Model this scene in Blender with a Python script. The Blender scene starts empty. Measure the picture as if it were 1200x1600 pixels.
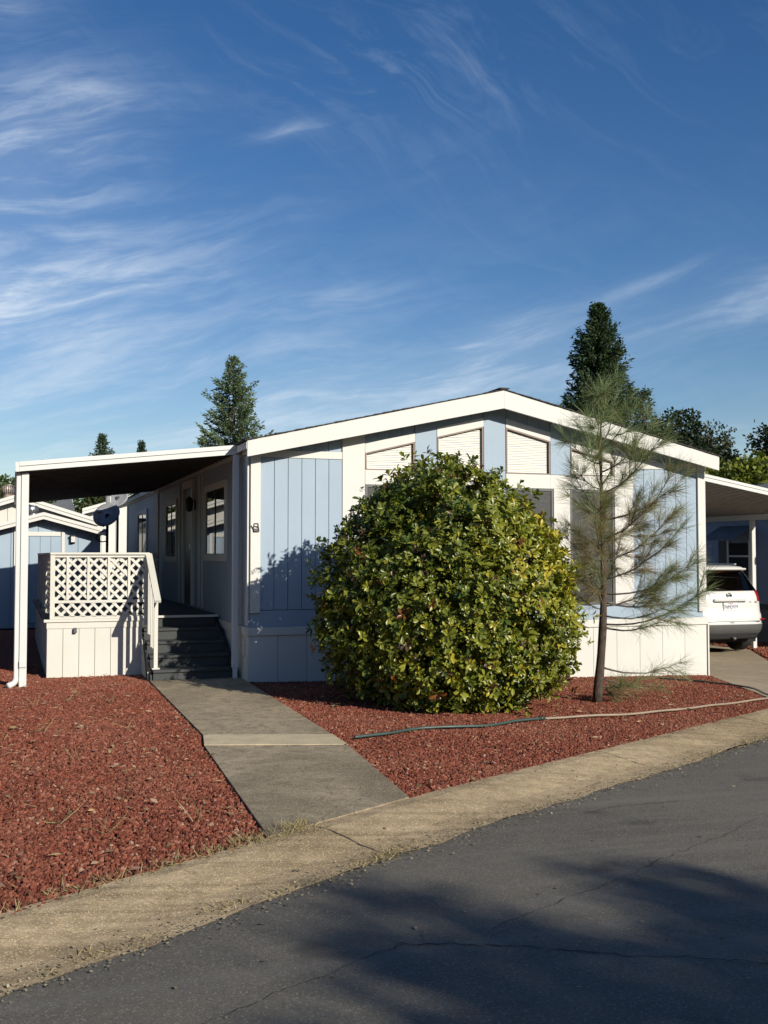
import bpy, bmesh, math, random
import numpy as np
from mathutils import Vector, Matrix, Euler

random.seed(7)
RNG = np.random.default_rng(11)
SC = bpy.context.scene
COL = SC.collection
R = math.radians

# ------------------------------------------------------------------ camera
cam_d = bpy.data.cameras.new('camera')
cam = bpy.data.objects.new('camera', cam_d)
COL.objects.link(cam)
CAM = Vector((-2.877, -13.514, 1.65))
cam.location = CAM
cam.rotation_euler = (R(90 + 2.325), 0, R(-19.4))
cam_d.sensor_fit = 'HORIZONTAL'
cam_d.sensor_width = 36.0
cam_d.lens = 36.0 * 1650 / 1200
cam_d.clip_start = 0.05
cam_d.clip_end = 3000
SC.camera = cam

# ------------------------------------------------------------------ light
SUN_EL, SUN_AZ = 25.0, 156.0          # azimuth clockwise from +Y
TO_SUN = Vector((math.sin(R(SUN_AZ)) * math.cos(R(SUN_EL)), math.cos(R(SUN_AZ)) * math.cos(R(SUN_EL)), math.sin(R(SUN_EL))))
sun_d = bpy.data.lights.new('sun', 'SUN')
sun_d.energy = 4.8
sun_d.angle = R(0.5)
sun_d.color = (1.0, 0.935, 0.82)
sun = bpy.data.objects.new('sun', sun_d)
COL.objects.link(sun)
sun.rotation_euler = (-TO_SUN).to_track_quat('-Z', 'Y').to_euler()
sun.location = TO_SUN * 60

world = bpy.data.worlds.new('World')
SC.world = world
world.use_nodes = True
wn, wl = world.node_tree.nodes, world.node_tree.links
wn.clear()
def wnode(t, **k):
    n = wn.new(t)
    for a, b in k.items():
        setattr(n, a, b)
    return n
def wmath(op, a, b=None, c=None, clamp=False):
    n = wn.new('ShaderNodeMath'); n.operation = op; n.use_clamp = clamp
    for i, v in enumerate((a, b, c)):
        if v is None: continue
        if isinstance(v, (int, float)): n.inputs[i].default_value = v
        else: wl.new(v, n.inputs[i])
    return n.outputs[0]
def build_world():
    sky = wnode('ShaderNodeTexSky', sky_type='NISHITA', sun_disc=False)
    sky.sun_elevation = R(SUN_EL); sky.sun_rotation = R(SUN_AZ)
    sky.altitude = 200; sky.air_density = 1.0; sky.dust_density = 0.5; sky.ozone_density = 2.0
    tc = wnode('ShaderNodeTexCoord')
    sep = wnode('ShaderNodeSeparateXYZ'); wl.new(tc.outputs['Generated'], sep.inputs[0])
    x, y, z = sep.outputs
    az = wmath('SUBTRACT', wmath('ARCTAN2', x, y), R(19.4))          # 0 = where the street view looks
    el = wmath('ARCSINE', z)
    def comb(a, b, c=0.0):
        n = wn.new('ShaderNodeCombineXYZ')
        for i, v in enumerate((a, b, c)):
            if isinstance(v, (int, float)): n.inputs[i].default_value = v
            else: wl.new(v, n.inputs[i])
        return n.outputs[0]
    def noise(vec, scale, detail, rough, dist=0.0):
        n = wn.new('ShaderNodeTexNoise'); n.inputs['Scale'].default_value = scale
        n.inputs['Detail'].default_value = detail; n.inputs['Roughness'].default_value = rough
        n.inputs['Distortion'].default_value = dist
        wl.new(vec, n.inputs['Vector']); return n.outputs['Fac']
    def ramp(v, a, b):
        n = wn.new('ShaderNodeMapRange'); n.interpolation_type = 'SMOOTHSTEP'
        wl.new(v, n.inputs['Value']); n.inputs['From Min'].default_value = a; n.inputs['From Max'].default_value = b
        return n.outputs['Result']
    # streaks: sheared so that they climb gently to the right, warped by a broad noise
    warp = wmath('MULTIPLY', wmath('SUBTRACT', noise(comb(az, el, 3.0), 4.0, 3, 0.5), 0.5), 0.07)
    sh = wmath('ADD', wmath('SUBTRACT', el, wmath('MULTIPLY', az, 0.22)), warp)
    s1 = noise(comb(wmath('MULTIPLY', az, 5.0), wmath('MULTIPLY', sh, 34.0), 1.7), 1.0, 8, 0.62, 0.5)
    sh2 = wmath('ADD', wmath('ADD', el, wmath('MULTIPLY', az, 0.55)), wmath('MULTIPLY', warp, 1.6))
    s2 = noise(comb(wmath('MULTIPLY', az, 9.0), wmath('MULTIPLY', sh2, 26.0), 8.3), 1.0, 8, 0.65, 0.7)
    fine = noise(comb(wmath('MULTIPLY', az, 30.0), wmath('MULTIPLY', sh, 120.0), 5.1), 1.0, 5, 0.6, 0.3)
    def blob(ca, ce, ra, re, amt):
        d = wmath('ADD', wmath('POWER', wmath('DIVIDE', wmath('SUBTRACT', az, ca), ra), 2.0),
                  wmath('POWER', wmath('DIVIDE', wmath('SUBTRACT', sh, ce), re), 2.0))
        return wmath('MULTIPLY', wmath('POWER', 2.718, wmath('MULTIPLY', d, -1.0)), amt)
    cover = wmath('MULTIPLY', ramp(noise(comb(az, wmath('MULTIPLY', el, 2.0), 9.0), 2.3, 3, 0.5), 0.42, 0.7), 0.035)
    def px(a, e):       # a bank of cirrus by azimuth / elevation (radians) -> the sheared coordinate
        return a, e - 0.22 * a
    for (a, e, ra, re, amt) in [(-0.34, 0.365, 0.10, 0.035, 0.72), (-0.37, 0.49, 0.07, 0.05, 0.55),
                                (-0.36, 0.225, 0.17, 0.05, 0.95), (-0.30, 0.15, 0.22, 0.04, 0.5), (-0.36, 0.305, 0.10, 0.03, 0.40),
                                (-0.10, 0.12, 0.30, 0.04, 0.80), (0.11, 0.205, 0.05, 0.020, 0.45), (-0.03, 0.24, 0.05, 0.009, 0.42),
                                (0.24, 0.245, 0.05, 0.006, 0.28), (0.35, 0.22, 0.05, 0.022, 0.40),
                                (-0.09, 0.38, 0.035, 0.008, 0.35), (0.34, 0.09, 0.10, 0.04, 0.5)]:
        c, s = px(a, e)
        cover = wmath('ADD', cover, blob(c, s, ra, re, amt))
    # diagonal wisps high up
    dw = wmath('ADD', wmath('POWER', wmath('DIVIDE', wmath('SUBTRACT', az, 0.04), 0.14), 2.0),
               wmath('POWER', wmath('DIVIDE', wmath('SUBTRACT', el, 0.435), 0.045), 2.0))
    dwm = wmath('MULTIPLY', wmath('POWER', 2.718, wmath('MULTIPLY', dw, -1.0)), 0.16)
    dens1 = wmath('MULTIPLY', cover, ramp(wmath('ADD', wmath('MULTIPLY', s1, 0.8), wmath('MULTIPLY', fine, 0.2)), 0.40, 0.76))
    haze = wmath('MULTIPLY', cover, 0.22)
    dens2 = wmath('MULTIPLY', wmath('ADD', dwm, 0.03), ramp(s2, 0.45, 0.78))
    dens = wmath('ADD', wmath('ADD', wmath('MULTIPLY', dens1, 1.05), haze), dens2, clamp=True)
    dens = wmath('MULTIPLY', dens, ramp(el, 0.0, 0.06))
    sat = wnode('ShaderNodeHueSaturation'); sat.inputs['Saturation'].default_value = 1.33; sat.inputs['Hue'].default_value = 0.509
    wl.new(sky.outputs[0], sat.inputs['Color'])
    mix = wnode('ShaderNodeMix', data_type='RGBA')
    wl.new(dens, mix.inputs['Factor']); wl.new(sat.outputs[0], mix.inputs['A'])
    mix.inputs['B'].default_value = (7.2, 8.2, 9.4, 1)
    bg = wnode('ShaderNodeBackground'); bg.inputs['Strength'].default_value = 0.083
    wl.new(mix.outputs['Result'], bg.inputs['Color'])
    out = wnode('ShaderNodeOutputWorld'); wl.new(bg.outputs[0], out.inputs['Surface'])
build_world()
SC.view_settings.view_transform = 'Standard'
SC.view_settings.look = 'None'
SC.view_settings.exposure = 0.25
SC.view_settings.gamma = 1.0
SC.view_settings.use_curve_mapping = False
SC.cycles.use_denoising = True
SC.cycles.max_bounces = 8
SC.cycles.transparent_max_bounces = 16
SC.cycles.caustics_reflective = False
SC.cycles.caustics_refractive = False

# ------------------------------------------------------------------ materials
class NT:
    def __init__(s, name):
        s.m = bpy.data.materials.new(name); s.m.use_nodes = True
        s.n, s.l = s.m.node_tree.nodes, s.m.node_tree.links
        s.b = s.n['Principled BSDF']; s.out = s.n['Material Output']
    def node(s, t, **k):
        n = s.n.new(t)
        for a, b in k.items(): setattr(n, a, b)
        return n
    def coord(s, kind='Object'):
        return s.node('ShaderNodeTexCoord').outputs[kind]
    def geo(s): return s.node('ShaderNodeNewGeometry').outputs['Position']
    def mapping(s, v, scale=(1, 1, 1), rot=(0, 0, 0)):
        n = s.node('ShaderNodeMapping'); n.inputs['Scale'].default_value = scale; n.inputs['Rotation'].default_value = rot
        s.l.new(v, n.inputs['Vector']); return n.outputs[0]
    def noise(s, v, scale, detail=4, rough=0.5, dist=0.0):
        n = s.node('ShaderNodeTexNoise'); n.inputs['Scale'].default_value = scale; n.inputs['Detail'].default_value = detail
        n.inputs['Roughness'].default_value = rough; n.inputs['Distortion'].default_value = dist
        s.l.new(v, n.inputs['Vector']); return n.outputs['Fac']
    def vor(s, v, scale, feature='F1', out='Distance'):
        n = s.node('ShaderNodeTexVoronoi', feature=feature); n.inputs['Scale'].default_value = scale
        s.l.new(v, n.inputs['Vector']); return n.outputs[out]
    def ramp(s, v, stops, interp='LINEAR'):
        n = s.node('ShaderNodeValToRGB'); n.color_ramp.interpolation = interp
        e = n.color_ramp.elements
        while len(e) < len(stops): e.new(0.5)
        for i, (p, c) in enumerate(stops):
            e[i].position = p; e[i].color = (*c, 1) if len(c) == 3 else c
        s.l.new(v, n.inputs[0]); return n.outputs[0]
    def rng(s, v, a, b, c=0.0, d=1.0):
        n = s.node('ShaderNodeMapRange'); s.l.new(v, n.inputs[0])
        for i, q in enumerate((a, b, c, d)): n.inputs[i + 1].default_value = q
        return n.outputs[0]
    def mix(s, f, a, b, mode='MIX'):
        n = s.node('ShaderNodeMix', data_type='RGBA', blend_type=mode)
        for k, v in (('Factor', f), ('A', a), ('B', b)):
            if isinstance(v, (int, float)): n.inputs[k].default_value = v
            elif isinstance(v, tuple): n.inputs[k].default_value = (*v, 1)
            else: s.l.new(v, n.inputs[k])
        return n.outputs['Result']
    def math(s, op, a, b=0.0):
        n = s.node('ShaderNodeMath', operation=op)
        for i, v in enumerate((a, b)):
            if isinstance(v, (int, float)): n.inputs[i].default_value = v
            else: s.l.new(v, n.inputs[i])
        return n.outputs[0]
    def base(s, c):
        if isinstance(c, tuple): s.b.inputs['Base Color'].default_value = (*c, 1)
        else: s.l.new(c, s.b.inputs['Base Color'])
    def set(s, **k):
        for a, v in k.items():
            inp = s.b.inputs[a.replace('_', ' ')]
            if isinstance(v, (int, float, tuple)): inp.default_value = v
            else: s.l.new(v, inp)
    def bump(s, h, strength=0.3, dist=0.01):
        n = s.node('ShaderNodeBump'); n.inputs['Strength'].default_value = strength; n.inputs['Distance'].default_value = dist
        s.l.new(h, n.inputs['Height']); s.l.new(n.outputs[0], s.b.inputs['Normal'])

def paint(name, c, rough=0.55, var=0.12, dirt=0.25, dirtc=(0.30, 0.27, 0.22), grain=True, bump=0.25, spec=0.3):
    """weathered house paint: faint vertical wood grain, patchy tone, streaks of dirt"""
    t = NT(name); p = t.geo()
    n1 = t.noise(p, 1.3, 5, 0.6)
    g = t.noise(t.mapping(p, (22, 22, 1.6)), 3.0, 6, 0.65, 0.6)
    col = t.mix(t.rng(n1, 0.3, 0.7), tuple(v * (1 - var) for v in c), tuple(min(1, v * (1 + var * 0.6)) for v in c))
    col = t.mix(t.rng(g, 0.42, 0.75, 0, dirt * 0.7), col, tuple(v * 0.72 for v in c))
    d = t.noise(t.mapping(p, (7, 7, 0.9)), 1.0, 6, 0.7)
    col = t.mix(t.rng(d, 0.55, 0.85, 0, dirt), col, dirtc)
    t.base(col); t.set(Roughness=t.rng(n1, 0, 1, rough - 0.1, rough + 0.15), Specular_IOR_Level=spec)
    if grain: t.bump(g, bump * 1.8, 0.004)
    return t.m
def plain(name, c, rough=0.6, metal=0.0, var=0.15, scale=6, bump=0.0, spec=0.5):
    t = NT(name); p = t.geo(); n = t.noise(p, scale, 4, 0.6)
    t.base(t.mix(t.rng(n, 0.3, 0.7), tuple(v * (1 - var) for v in c), tuple(min(1, v * (1 + var)) for v in c)))
    t.set(Roughness=rough, Metallic=metal, Specular_IOR_Level=spec)
    if bump: t.bump(t.noise(p, scale * 12, 4, 0.6), bump, 0.004)
    return t.m

M = {}
M['white'] = paint('white_paint', (0.63, 0.62, 0.575), var=0.05, dirt=0.10, dirtc=(0.48, 0.44, 0.37))
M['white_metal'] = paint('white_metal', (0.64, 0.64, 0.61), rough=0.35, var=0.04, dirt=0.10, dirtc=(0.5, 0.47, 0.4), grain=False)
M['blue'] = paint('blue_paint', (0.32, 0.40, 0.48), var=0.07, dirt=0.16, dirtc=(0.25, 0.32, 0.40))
M['groove'] = plain('groove_shadow_paint', (0.15, 0.19, 0.24), 0.8)
M['white_back'] = plain('white_backing', (0.5, 0.48, 0.44), 0.8)
M['dark_in'] = plain('dark_interior', (0.012, 0.012, 0.012), 0.9)
M['deck'] = paint('dark_grey_deck_paint', (0.054, 0.058, 0.058), rough=0.6, var=0.2, dirt=0.30, dirtc=(0.085, 0.08, 0.07))
M['cream'] = paint('cream_paint', (0.62, 0.60, 0.535), var=0.06, dirt=0.22, dirtc=(0.42, 0.38, 0.28))
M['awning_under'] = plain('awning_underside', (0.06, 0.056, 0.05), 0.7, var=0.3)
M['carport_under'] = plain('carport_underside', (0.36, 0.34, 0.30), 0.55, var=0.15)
M['roof'] = plain('asphalt_shingle', (0.05, 0.044, 0.042), 0.95, var=0.4, scale=25, bump=0.6)
M['frame_brown'] = plain('bronze_frame', (0.055, 0.035, 0.03), 0.5)
M['frame_tan'] = plain('weathered_window_frame', (0.26, 0.19, 0.155), 0.6)
M['frame_grey'] = plain('grey_frame', (0.10, 0.10, 0.10), 0.45)
M['black'] = plain('black_metal', (0.012, 0.012, 0.013), 0.5)
M['galv'] = plain('galvanised', (0.55, 0.56, 0.57), 0.32, metal=0.85, var=0.15, scale=9)
M['rusty'] = plain('rusty_galvanised', (0.36, 0.29, 0.24), 0.55, metal=0.5, var=0.45, scale=14)
M['grey_dish'] = plain('grey_dish', (0.30, 0.305, 0.31), 0.5)
M['roof_grey'] = plain('grey_roof', (0.14, 0.145, 0.15), 0.8, var=0.2, scale=3)
M['rubber'] = plain('rubber', (0.014, 0.014, 0.014), 0.85, bump=0.2)
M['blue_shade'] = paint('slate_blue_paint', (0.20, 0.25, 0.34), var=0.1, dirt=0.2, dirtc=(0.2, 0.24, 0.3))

def glass(name, tint=(0.97, 0.97, 0.95), f=0.9, base=0.05):
    t = NT(name); t.n.remove(t.b)
    tr = t.node('ShaderNodeBsdfTransparent'); tr.inputs[0].default_value = (*tint, 1)
    gl = t.node('ShaderNodeBsdfGlossy'); gl.inputs['Roughness'].default_value = 0.015
    lw = t.node('ShaderNodeLayerWeight'); lw.inputs[0].default_value = 0.5
    fr = t.node('ShaderNodeMath', operation='POWER'); t.l.new(lw.outputs['Facing'], fr.inputs[0]); fr.inputs[1].default_value = 4.0
    mx = t.node('ShaderNodeMixShader')
    t.l.new(t.math('ADD', t.math('MULTIPLY', fr.outputs[0], f), base), mx.inputs[0])
    t.l.new(tr.outputs[0], mx.inputs[1]); t.l.new(gl.outputs[0], mx.inputs[2]); t.l.new(mx.outputs[0], t.out.inputs[0])
    return t.m
M['glass'] = glass('window_glass')
M['car_glass'] = glass('tinted_car_glass', (0.10, 0.11, 0.11))
def screen_mat():
    t = NT('insect_screen'); p = t.geo()
    n = t.noise(t.mapping(p, (2.0, 2.0, 0.9)), 2.0, 2, 0.4, 1.5)
    w = t.math('SINE', t.math('MULTIPLY', n, 95.0))
    t.base(t.mix(t.rng(w, -1, 1), (0.030, 0.031, 0.028), (0.048, 0.049, 0.045)))
    t.set(Roughness=0.55, Specular_IOR_Level=0.4); return t.m
M['screen'] = screen_mat()
def blind_mat():
    t = NT('blind'); t.base((0.82, 0.81, 0.76)); t.set(Roughness=0.5); return t.m
M['blind'] = blind_mat()

def attr_mat(name, rough=0.5, trans=0.35, spec=0.5, sheen=1.0):
    t = NT(name)
    a = t.node('ShaderNodeAttribute', attribute_name='col')
    t.l.new(a.outputs['Color'], t.b.inputs['Base Color'])
    t.set(Roughness=rough, Specular_IOR_Level=spec)
    if trans > 0:
        tl = t.node('ShaderNodeBsdfTranslucent')
        t.l.new(t.mix(1.0, a.outputs['Color'], (1.0 * sheen, 1.15 * sheen, 0.45 * sheen), 'MULTIPLY'), tl.inputs[0])
        mx = t.node('ShaderNodeMixShader'); mx.inputs[0].default_value = trans
        t.l.new(t.b.outputs[0], mx.inputs[1]); t.l.new(tl.outputs[0], mx.inputs[2]); t.l.new(mx.outputs[0], t.out.inputs[0])
    return t.m
M['leaf'] = attr_mat('shrub_leaf', 0.36, 0.17, 0.5, 1.5)
M['foliage'] = attr_mat('tree_foliage', 0.6, 0.25, 0.3, 1.3)
M['needle'] = attr_mat('pine_needles', 0.5, 0.25, 0.4, 1.2)
M['straw'] = attr_mat('dry_straw', 0.7, 0.2, 0.3)
def bark(name, c):
    t = NT(name); p = t.geo()
    n = t.noise(t.mapping(p, (1, 1, 0.35)), 38, 6, 0.7, 0.4)
    t.base(t.ramp(n, [(0.3, tuple(v * 0.35 for v in c)), (0.55, c), (0.8, tuple(v * 1.6 for v in c))]))
    t.set(Roughness=0.9); t.bump(n, 0.8, 0.02); return t.m
M['bark'] = bark('bark', (0.085, 0.06, 0.045))
M['bark_pale'] = bark('bark_grey', (0.14, 0.12, 0.10))

def concrete(name, c, stain=(0.10, 0.09, 0.06), stainamt=0.6, speck=0.35, streak=0.0):
    t = NT(name); p = t.geo()
    big = t.noise(p, 0.55, 6, 0.62, 0.5); mid = t.noise(p, 3.2, 6, 0.65); fine = t.noise(p, 48, 5, 0.75); blot = t.noise(p, 9, 6, 0.7, 0.6)
    v = t.vor(p, 190, 'F1', 'Color')
    col = t.mix(t.rng(mid, 0.3, 0.72), tuple(x * 0.80 for x in c), tuple(x * 1.12 for x in c))
    col = t.mix(t.rng(big, 0.44, 0.60, 0, stainamt), col, stain)
    col = t.mix(t.rng(fine, 0.35, 0.70, 0, speck), col, tuple(x * 0.40 for x in c))
    col = t.mix(t.rng(blot, 0.47, 0.62, 0, stainamt), col, tuple(0.5 * (x * 0.55 + y) for x, y in zip(c, stain)))
    if streak:      # water-borne dirt drawn out along the street
        sk = t.noise(t.mapping(p, (0.35, 9.0, 1), (0, 0, R(-30.5))), 1.0, 6, 0.65, 0.3)
        col = t.mix(t.rng(sk, 0.46, 0.66, 0, streak), col, tuple(0.6 * x for x in stain))
    sp = t.node('ShaderNodeSeparateColor'); t.l.new(v, sp.inputs[0])
    col = t.mix(t.rng(sp.outputs[0], 0.82, 0.95, 0, speck), col, tuple(min(1, x * 1.7) for x in c))
    t.base(col); t.set(Roughness=0.9, Specular_IOR_Level=0.25)
    t.bump(t.math('ADD', fine, t.math('MULTIPLY', mid, 0.6)), 0.55, 0.006)
    return t.m
M['concrete_walk'] = concrete('walk_concrete', (0.41, 0.335, 0.225), (0.115, 0.094, 0.062), 0.85, 0.6)
M['concrete_band'] = concrete('pale_band_concrete', (0.58, 0.48, 0.32), (0.40, 0.33, 0.21), 0.35, 0.25)
M['concrete_gutter'] = concrete('gutter_concrete', (0.50, 0.385, 0.235), (0.20, 0.145, 0.078), 0.65, 0.55, 0.55)
M['concrete_drive'] = concrete('drive_concrete', (0.40, 0.32, 0.22), (0.25, 0.20, 0.13), 0.5, 0.25)
def asphalt():
    t = NT('road_asphalt'); p = t.geo()
    big = t.noise(p, 0.35, 5, 0.6, 0.4); fine = t.noise(p, 60, 5, 0.75); ag = t.vor(p, 150, 'F1', 'Color'); mid = t.noise(p, 4.0, 5, 0.6)
    sp = t.node('ShaderNodeSeparateColor'); t.l.new(ag, sp.inputs[0])
    col = t.mix(t.rng(big, 0.35, 0.65), (0.128, 0.115, 0.092), (0.180, 0.160, 0.126))
    col = t.mix(t.rng(mid, 0.35, 0.75, 0, 0.35), col, (0.082, 0.078, 0.071))
    col = t.mix(t.rng(fine, 0.4, 0.68, 0, 0.55), col, (0.058, 0.055, 0.050))
    col = t.mix(t.rng(sp.outputs[0], 0.86, 0.97, 0, 0.6), col, (0.30, 0.28, 0.24))
    # long wheel streaks along the street
    st = t.noise(t.mapping(p, (0.25, 5.0, 1), (0, 0, R(-30.5))), 1.0, 4, 0.6)
    col = t.mix(t.rng(st, 0.48, 0.72, 0, 0.55), col, (0.185, 0.172, 0.145))
    oil = t.noise(p, 1.6, 4, 0.5)
    col = t.mix(t.rng(oil, 0.66, 0.74, 0, 0.6), col, (0.045, 0.043, 0.040))
    t.base(col); t.set(Roughness=0.85, Specular_IOR_Level=0.3)
    t.bump(t.math('ADD', fine, t.math('MULTIPLY', sp.outputs[1], 0.5)), 0.6, 0.006)
    return t.m
M['asphalt'] = asphalt()
M['crack'] = plain('tar_crack', (0.012, 0.012, 0.012), 0.9)
M['joint'] = plain('joint_dirt', (0.05, 0.045, 0.03), 0.95)
def lava(name, inst):
    t = NT(name); p = t.geo()
    n = t.noise(p, 18, 4, 0.7); big = t.noise(p, 0.6, 4, 0.6)
    if inst:
        r = t.node('ShaderNodeObjectInfo').outputs['Random']
        col = t.ramp(r, [(0.0, (0.075, 0.027, 0.018)), (0.3, (0.175, 0.052, 0.032)), (0.7, (0.27, 0.084, 0.050)), (0.94, (0.34, 0.13, 0.082)), (1.0, (0.44, 0.29, 0.20))])
    else:
        col = t.mix(t.rng(t.noise(p, 55, 5, 0.8), 0.35, 0.65), (0.09, 0.03, 0.022), (0.33, 0.105, 0.072))
    col = t.mix(t.rng(n, 0.4, 0.75, 0, 0.45), col, (0.15, 0.05, 0.036))
    col = t.mix(t.rng(big, 0.48, 0.70, 0, 0.35), col, (0.32, 0.15, 0.095))
    col = t.mix(t.rng(t.noise(p, 2.7, 5, 0.65), 0.52, 0.72, 0, 0.45), col, (0.11, 0.035, 0.024))
    t.base(col); t.set(Roughness=0.95, Specular_IOR_Level=0.15)
    t.bump(t.noise(p, 160 if inst else 45, 4, 0.7), 0.8, 0.01)
    return t.m
M['lava'] = lava('lava_rock', True)
M['lava_bed'] = lava('lava_bed', False)
M['soil'] = plain('dry_soil', (0.17, 0.135, 0.09), 0.95, var=0.35, scale=1.5, bump=0.5)
M['hose_green'] = plain('hose_green', (0.045, 0.075, 0.066), 0.45)
M['hose_tan'] = plain('hose_tan', (0.30, 0.23, 0.165), 0.5)
M['hose_dark'] = plain('hose_dark', (0.035, 0.05, 0.045), 0.45)
M['brass'] = plain('brass', (0.35, 0.25, 0.1), 0.35, metal=0.9)
def carpaint():
    t = NT('pearl_white_car_paint'); t.base((0.62, 0.62, 0.595)); t.set(Roughness=0.28, Coat_Weight=0.8, Coat_Roughness=0.04); return t.m
M['car'] = carpaint()
M['car_grey'] = plain('bumper_grey', (0.085, 0.085, 0.082), 0.5, var=0.05)
M['car_black'] = plain('car_black_trim', (0.010, 0.010, 0.011), 0.35, var=0.05)
M['chrome'] = plain('chrome', (0.75, 0.75, 0.75), 0.12, metal=1.0, var=0.02)
M['red_lens'] = plain('red_lens', (0.30, 0.012, 0.012), 0.12, var=0.1)
M['clear_lens'] = plain('clear_lens', (0.65, 0.62, 0.6), 0.1, var=0.05)
M['plate'] = plain('plate_white', (0.76, 0.76, 0.74), 0.4, var=0.03)
M['plate_ink'] = plain('plate_blue', (0.03, 0.04, 0.12), 0.5, var=0.05)

# ------------------------------------------------------------------ builders
def link(o, parent=None):
    COL.objects.link(o)
    if parent is not None: o.parent = parent
    return o
def tag(o, label, cat=None, group=None, kind=None):
    if label: o['label'] = label
    if cat: o['category'] = cat
    if group: o['group'] = group
    if kind: o['kind'] = kind
    return o
def thing(name, label, cat, loc=(0, 0, 0), rz=0.0, group=None):
    o = bpy.data.objects.new(name, None); o.empty_display_size = 0.2
    o.location = loc; o.rotation_euler = (0, 0, rz)
    link(o); tag(o, label, cat, group); return o
ORG = {}
def worldloc(p):
    """accumulated translation of an unrotated parent chain"""
    v = Vector((0, 0, 0))
    while p is not None:
        v += Vector(p.location); p = p.parent
    return v
def mesh_obj(name, verts, faces, mat, parent=None, smooth=False, local=False, center=True, mats=None, fmat=None):
    """one mesh object from coordinates in world space (local=True: in the parent's frame)"""
    V = np.asarray(verts, dtype=float).reshape(-1, 3)
    if not local and parent is not None: V = V - np.array(worldloc(parent))
    c = (V.min(0) + V.max(0)) / 2 if center else np.zeros(3)
    me = bpy.data.meshes.new(name)
    me.from_pydata((V - c).tolist(), [], [list(map(int, f)) for f in faces])
    for m_ in (mats or [mat]): me.materials.append(m_)
    if fmat is not None: me.polygons.foreach_set('material_index', fmat)
    if smooth: me.polygons.foreach_set('use_smooth', [True] * len(me.polygons))
    me.update()
    o = bpy.data.objects.new(name, me); o.location = c
    return link(o, parent)
BOXC = {}
def box(name, x0, x1, y0, y1, z0, z1, mat, parent=None, bev=0.0, local=False):
    x0, x1 = min(x0, x1), max(x0, x1); y0, y1 = min(y0, y1), max(y0, y1); z0, z1 = min(z0, z1), max(z0, z1)
    d = (round(x1 - x0, 4), round(y1 - y0, 4), round(z1 - z0, 4)); key = (d, bev, mat.name)
    if key not in BOXC:
        bm = bmesh.new(); bmesh.ops.create_cube(bm, size=1.0)
        bmesh.ops.scale(bm, vec=d, verts=bm.verts)
        if bev: bmesh.ops.bevel(bm, geom=bm.edges[:], offset=min(bev, min(d) * 0.4), segments=1, affect='EDGES')
        me = bpy.data.meshes.new(name); bm.to_mesh(me); bm.free(); me.materials.append(mat); BOXC[key] = me
    o = bpy.data.objects.new(name, BOXC[key])
    c = Vector(((x0 + x1) / 2, (y0 + y1) / 2, (z0 + z1) / 2))
    if not local and parent is not None: c = c - worldloc(parent)
    o.location = c
    return link(o, parent)
def prism(name, poly, axis, a, b, mat, parent=None, local=False, smooth=False):
    """extrude a 2-D polygon; axis 'y': poly is (x,z); 'x': (y,z); 'z': (x,y)"""
    n = len(poly); V = []
    for t in (a, b):
        for (p, q) in poly:
            V.append({'y': (p, t, q), 'x': (t, p, q), 'z': (p, q, t)}[axis])
    F = [list(range(n))[::-1], list(range(n, 2 * n))] + [[i, (i + 1) % n, n + (i + 1) % n, n + i] for i in range(n)]
    o = mesh_obj(name, V, F, mat, parent, smooth, local)
    bm = bmesh.new(); bm.from_mesh(o.data); bmesh.ops.recalc_face_normals(bm, faces=bm.faces); bm.to_mesh(o.data); bm.free()
    return o
def tube_data(pts, rad, seg=8, cap=True):
    pts = [Vector(p) for p in pts]; n = len(pts)
    rad = rad if hasattr(rad, '__len__') else [rad] * n
    V, F = [], []
    prev = None
    for i, p in enumerate(pts):
        t = (pts[min(i + 1, n - 1)] - pts[max(i - 1, 0)]).normalized()
        if prev is None:
            a = t.orthogonal().normalized()
        else:
            a = (prev - t * prev.dot(t))
            a = a.normalized() if a.length > 1e-6 else t.orthogonal().normalized()
        prev = a; b = t.cross(a)
        for k in range(seg):
            an = 2 * math.pi * k / seg
            V.append(p + (a * math.cos(an) + b * math.sin(an)) * rad[i])
    for i in range(n - 1):
        for k in range(seg):
            F.append([i * seg + k, i * seg + (k + 1) % seg, (i + 1) * seg + (k + 1) % seg, (i + 1) * seg + k])
    if cap:
        F.append(list(range(seg))[::-1]); F.append([(n - 1) * seg + k for k in range(seg)])
    return V, F
def tube(name, pts, rad, mat, parent=None, seg=8, local=False):
    V, F = tube_data(pts, rad, seg)
    return mesh_obj(name, [tuple(v) for v in V], F, mat, parent, True, local)
def beam(name, p, q, w, h, mat, parent=None, up=(0, 0, 1), local=False):
    p, q = Vector(p), Vector(q); t = (q - p).normalized(); s = t.cross(Vector(up)).normalized(); u = s.cross(t)
    V = [e + s * (a * w / 2) + u * (b * h / 2) for e in (p, q) for a, b in ((-1, -1), (1, -1), (1, 1), (-1, 1))]
    F = [[3, 2, 1, 0], [4, 5, 6, 7]] + [[i, (i + 1) % 4, 4 + (i + 1) % 4, 4 + i] for i in range(4)]
    return mesh_obj(name, [tuple(v) for v in V], F, mat, parent, False, local)
def lathe_data(prof, seg=24, c=(0, 0, 0)):
    V, F = [], []
    for (r, z) in prof:
        for k in range(seg):
            a = 2 * math.pi * k / seg; V.append((c[0] + r * math.cos(a), c[1] + r * math.sin(a), c[2] + z))
    for i in range(len(prof) - 1):
        for k in range(seg):
            F.append([i * seg + k, i * seg + (k + 1) % seg, (i + 1) * seg + (k + 1) % seg, (i + 1) * seg + k])
    F.append(list(range(seg))[::-1]); F.append([(len(prof) - 1) * seg + k for k in range(seg)])
    return V, F
def lathe(name, prof, mat, parent=None, seg=24, c=(0, 0, 0), local=False, smooth=True):
    V, F = lathe_data(prof, seg, c); return mesh_obj(name, V, F, mat, parent, smooth, local)
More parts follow.
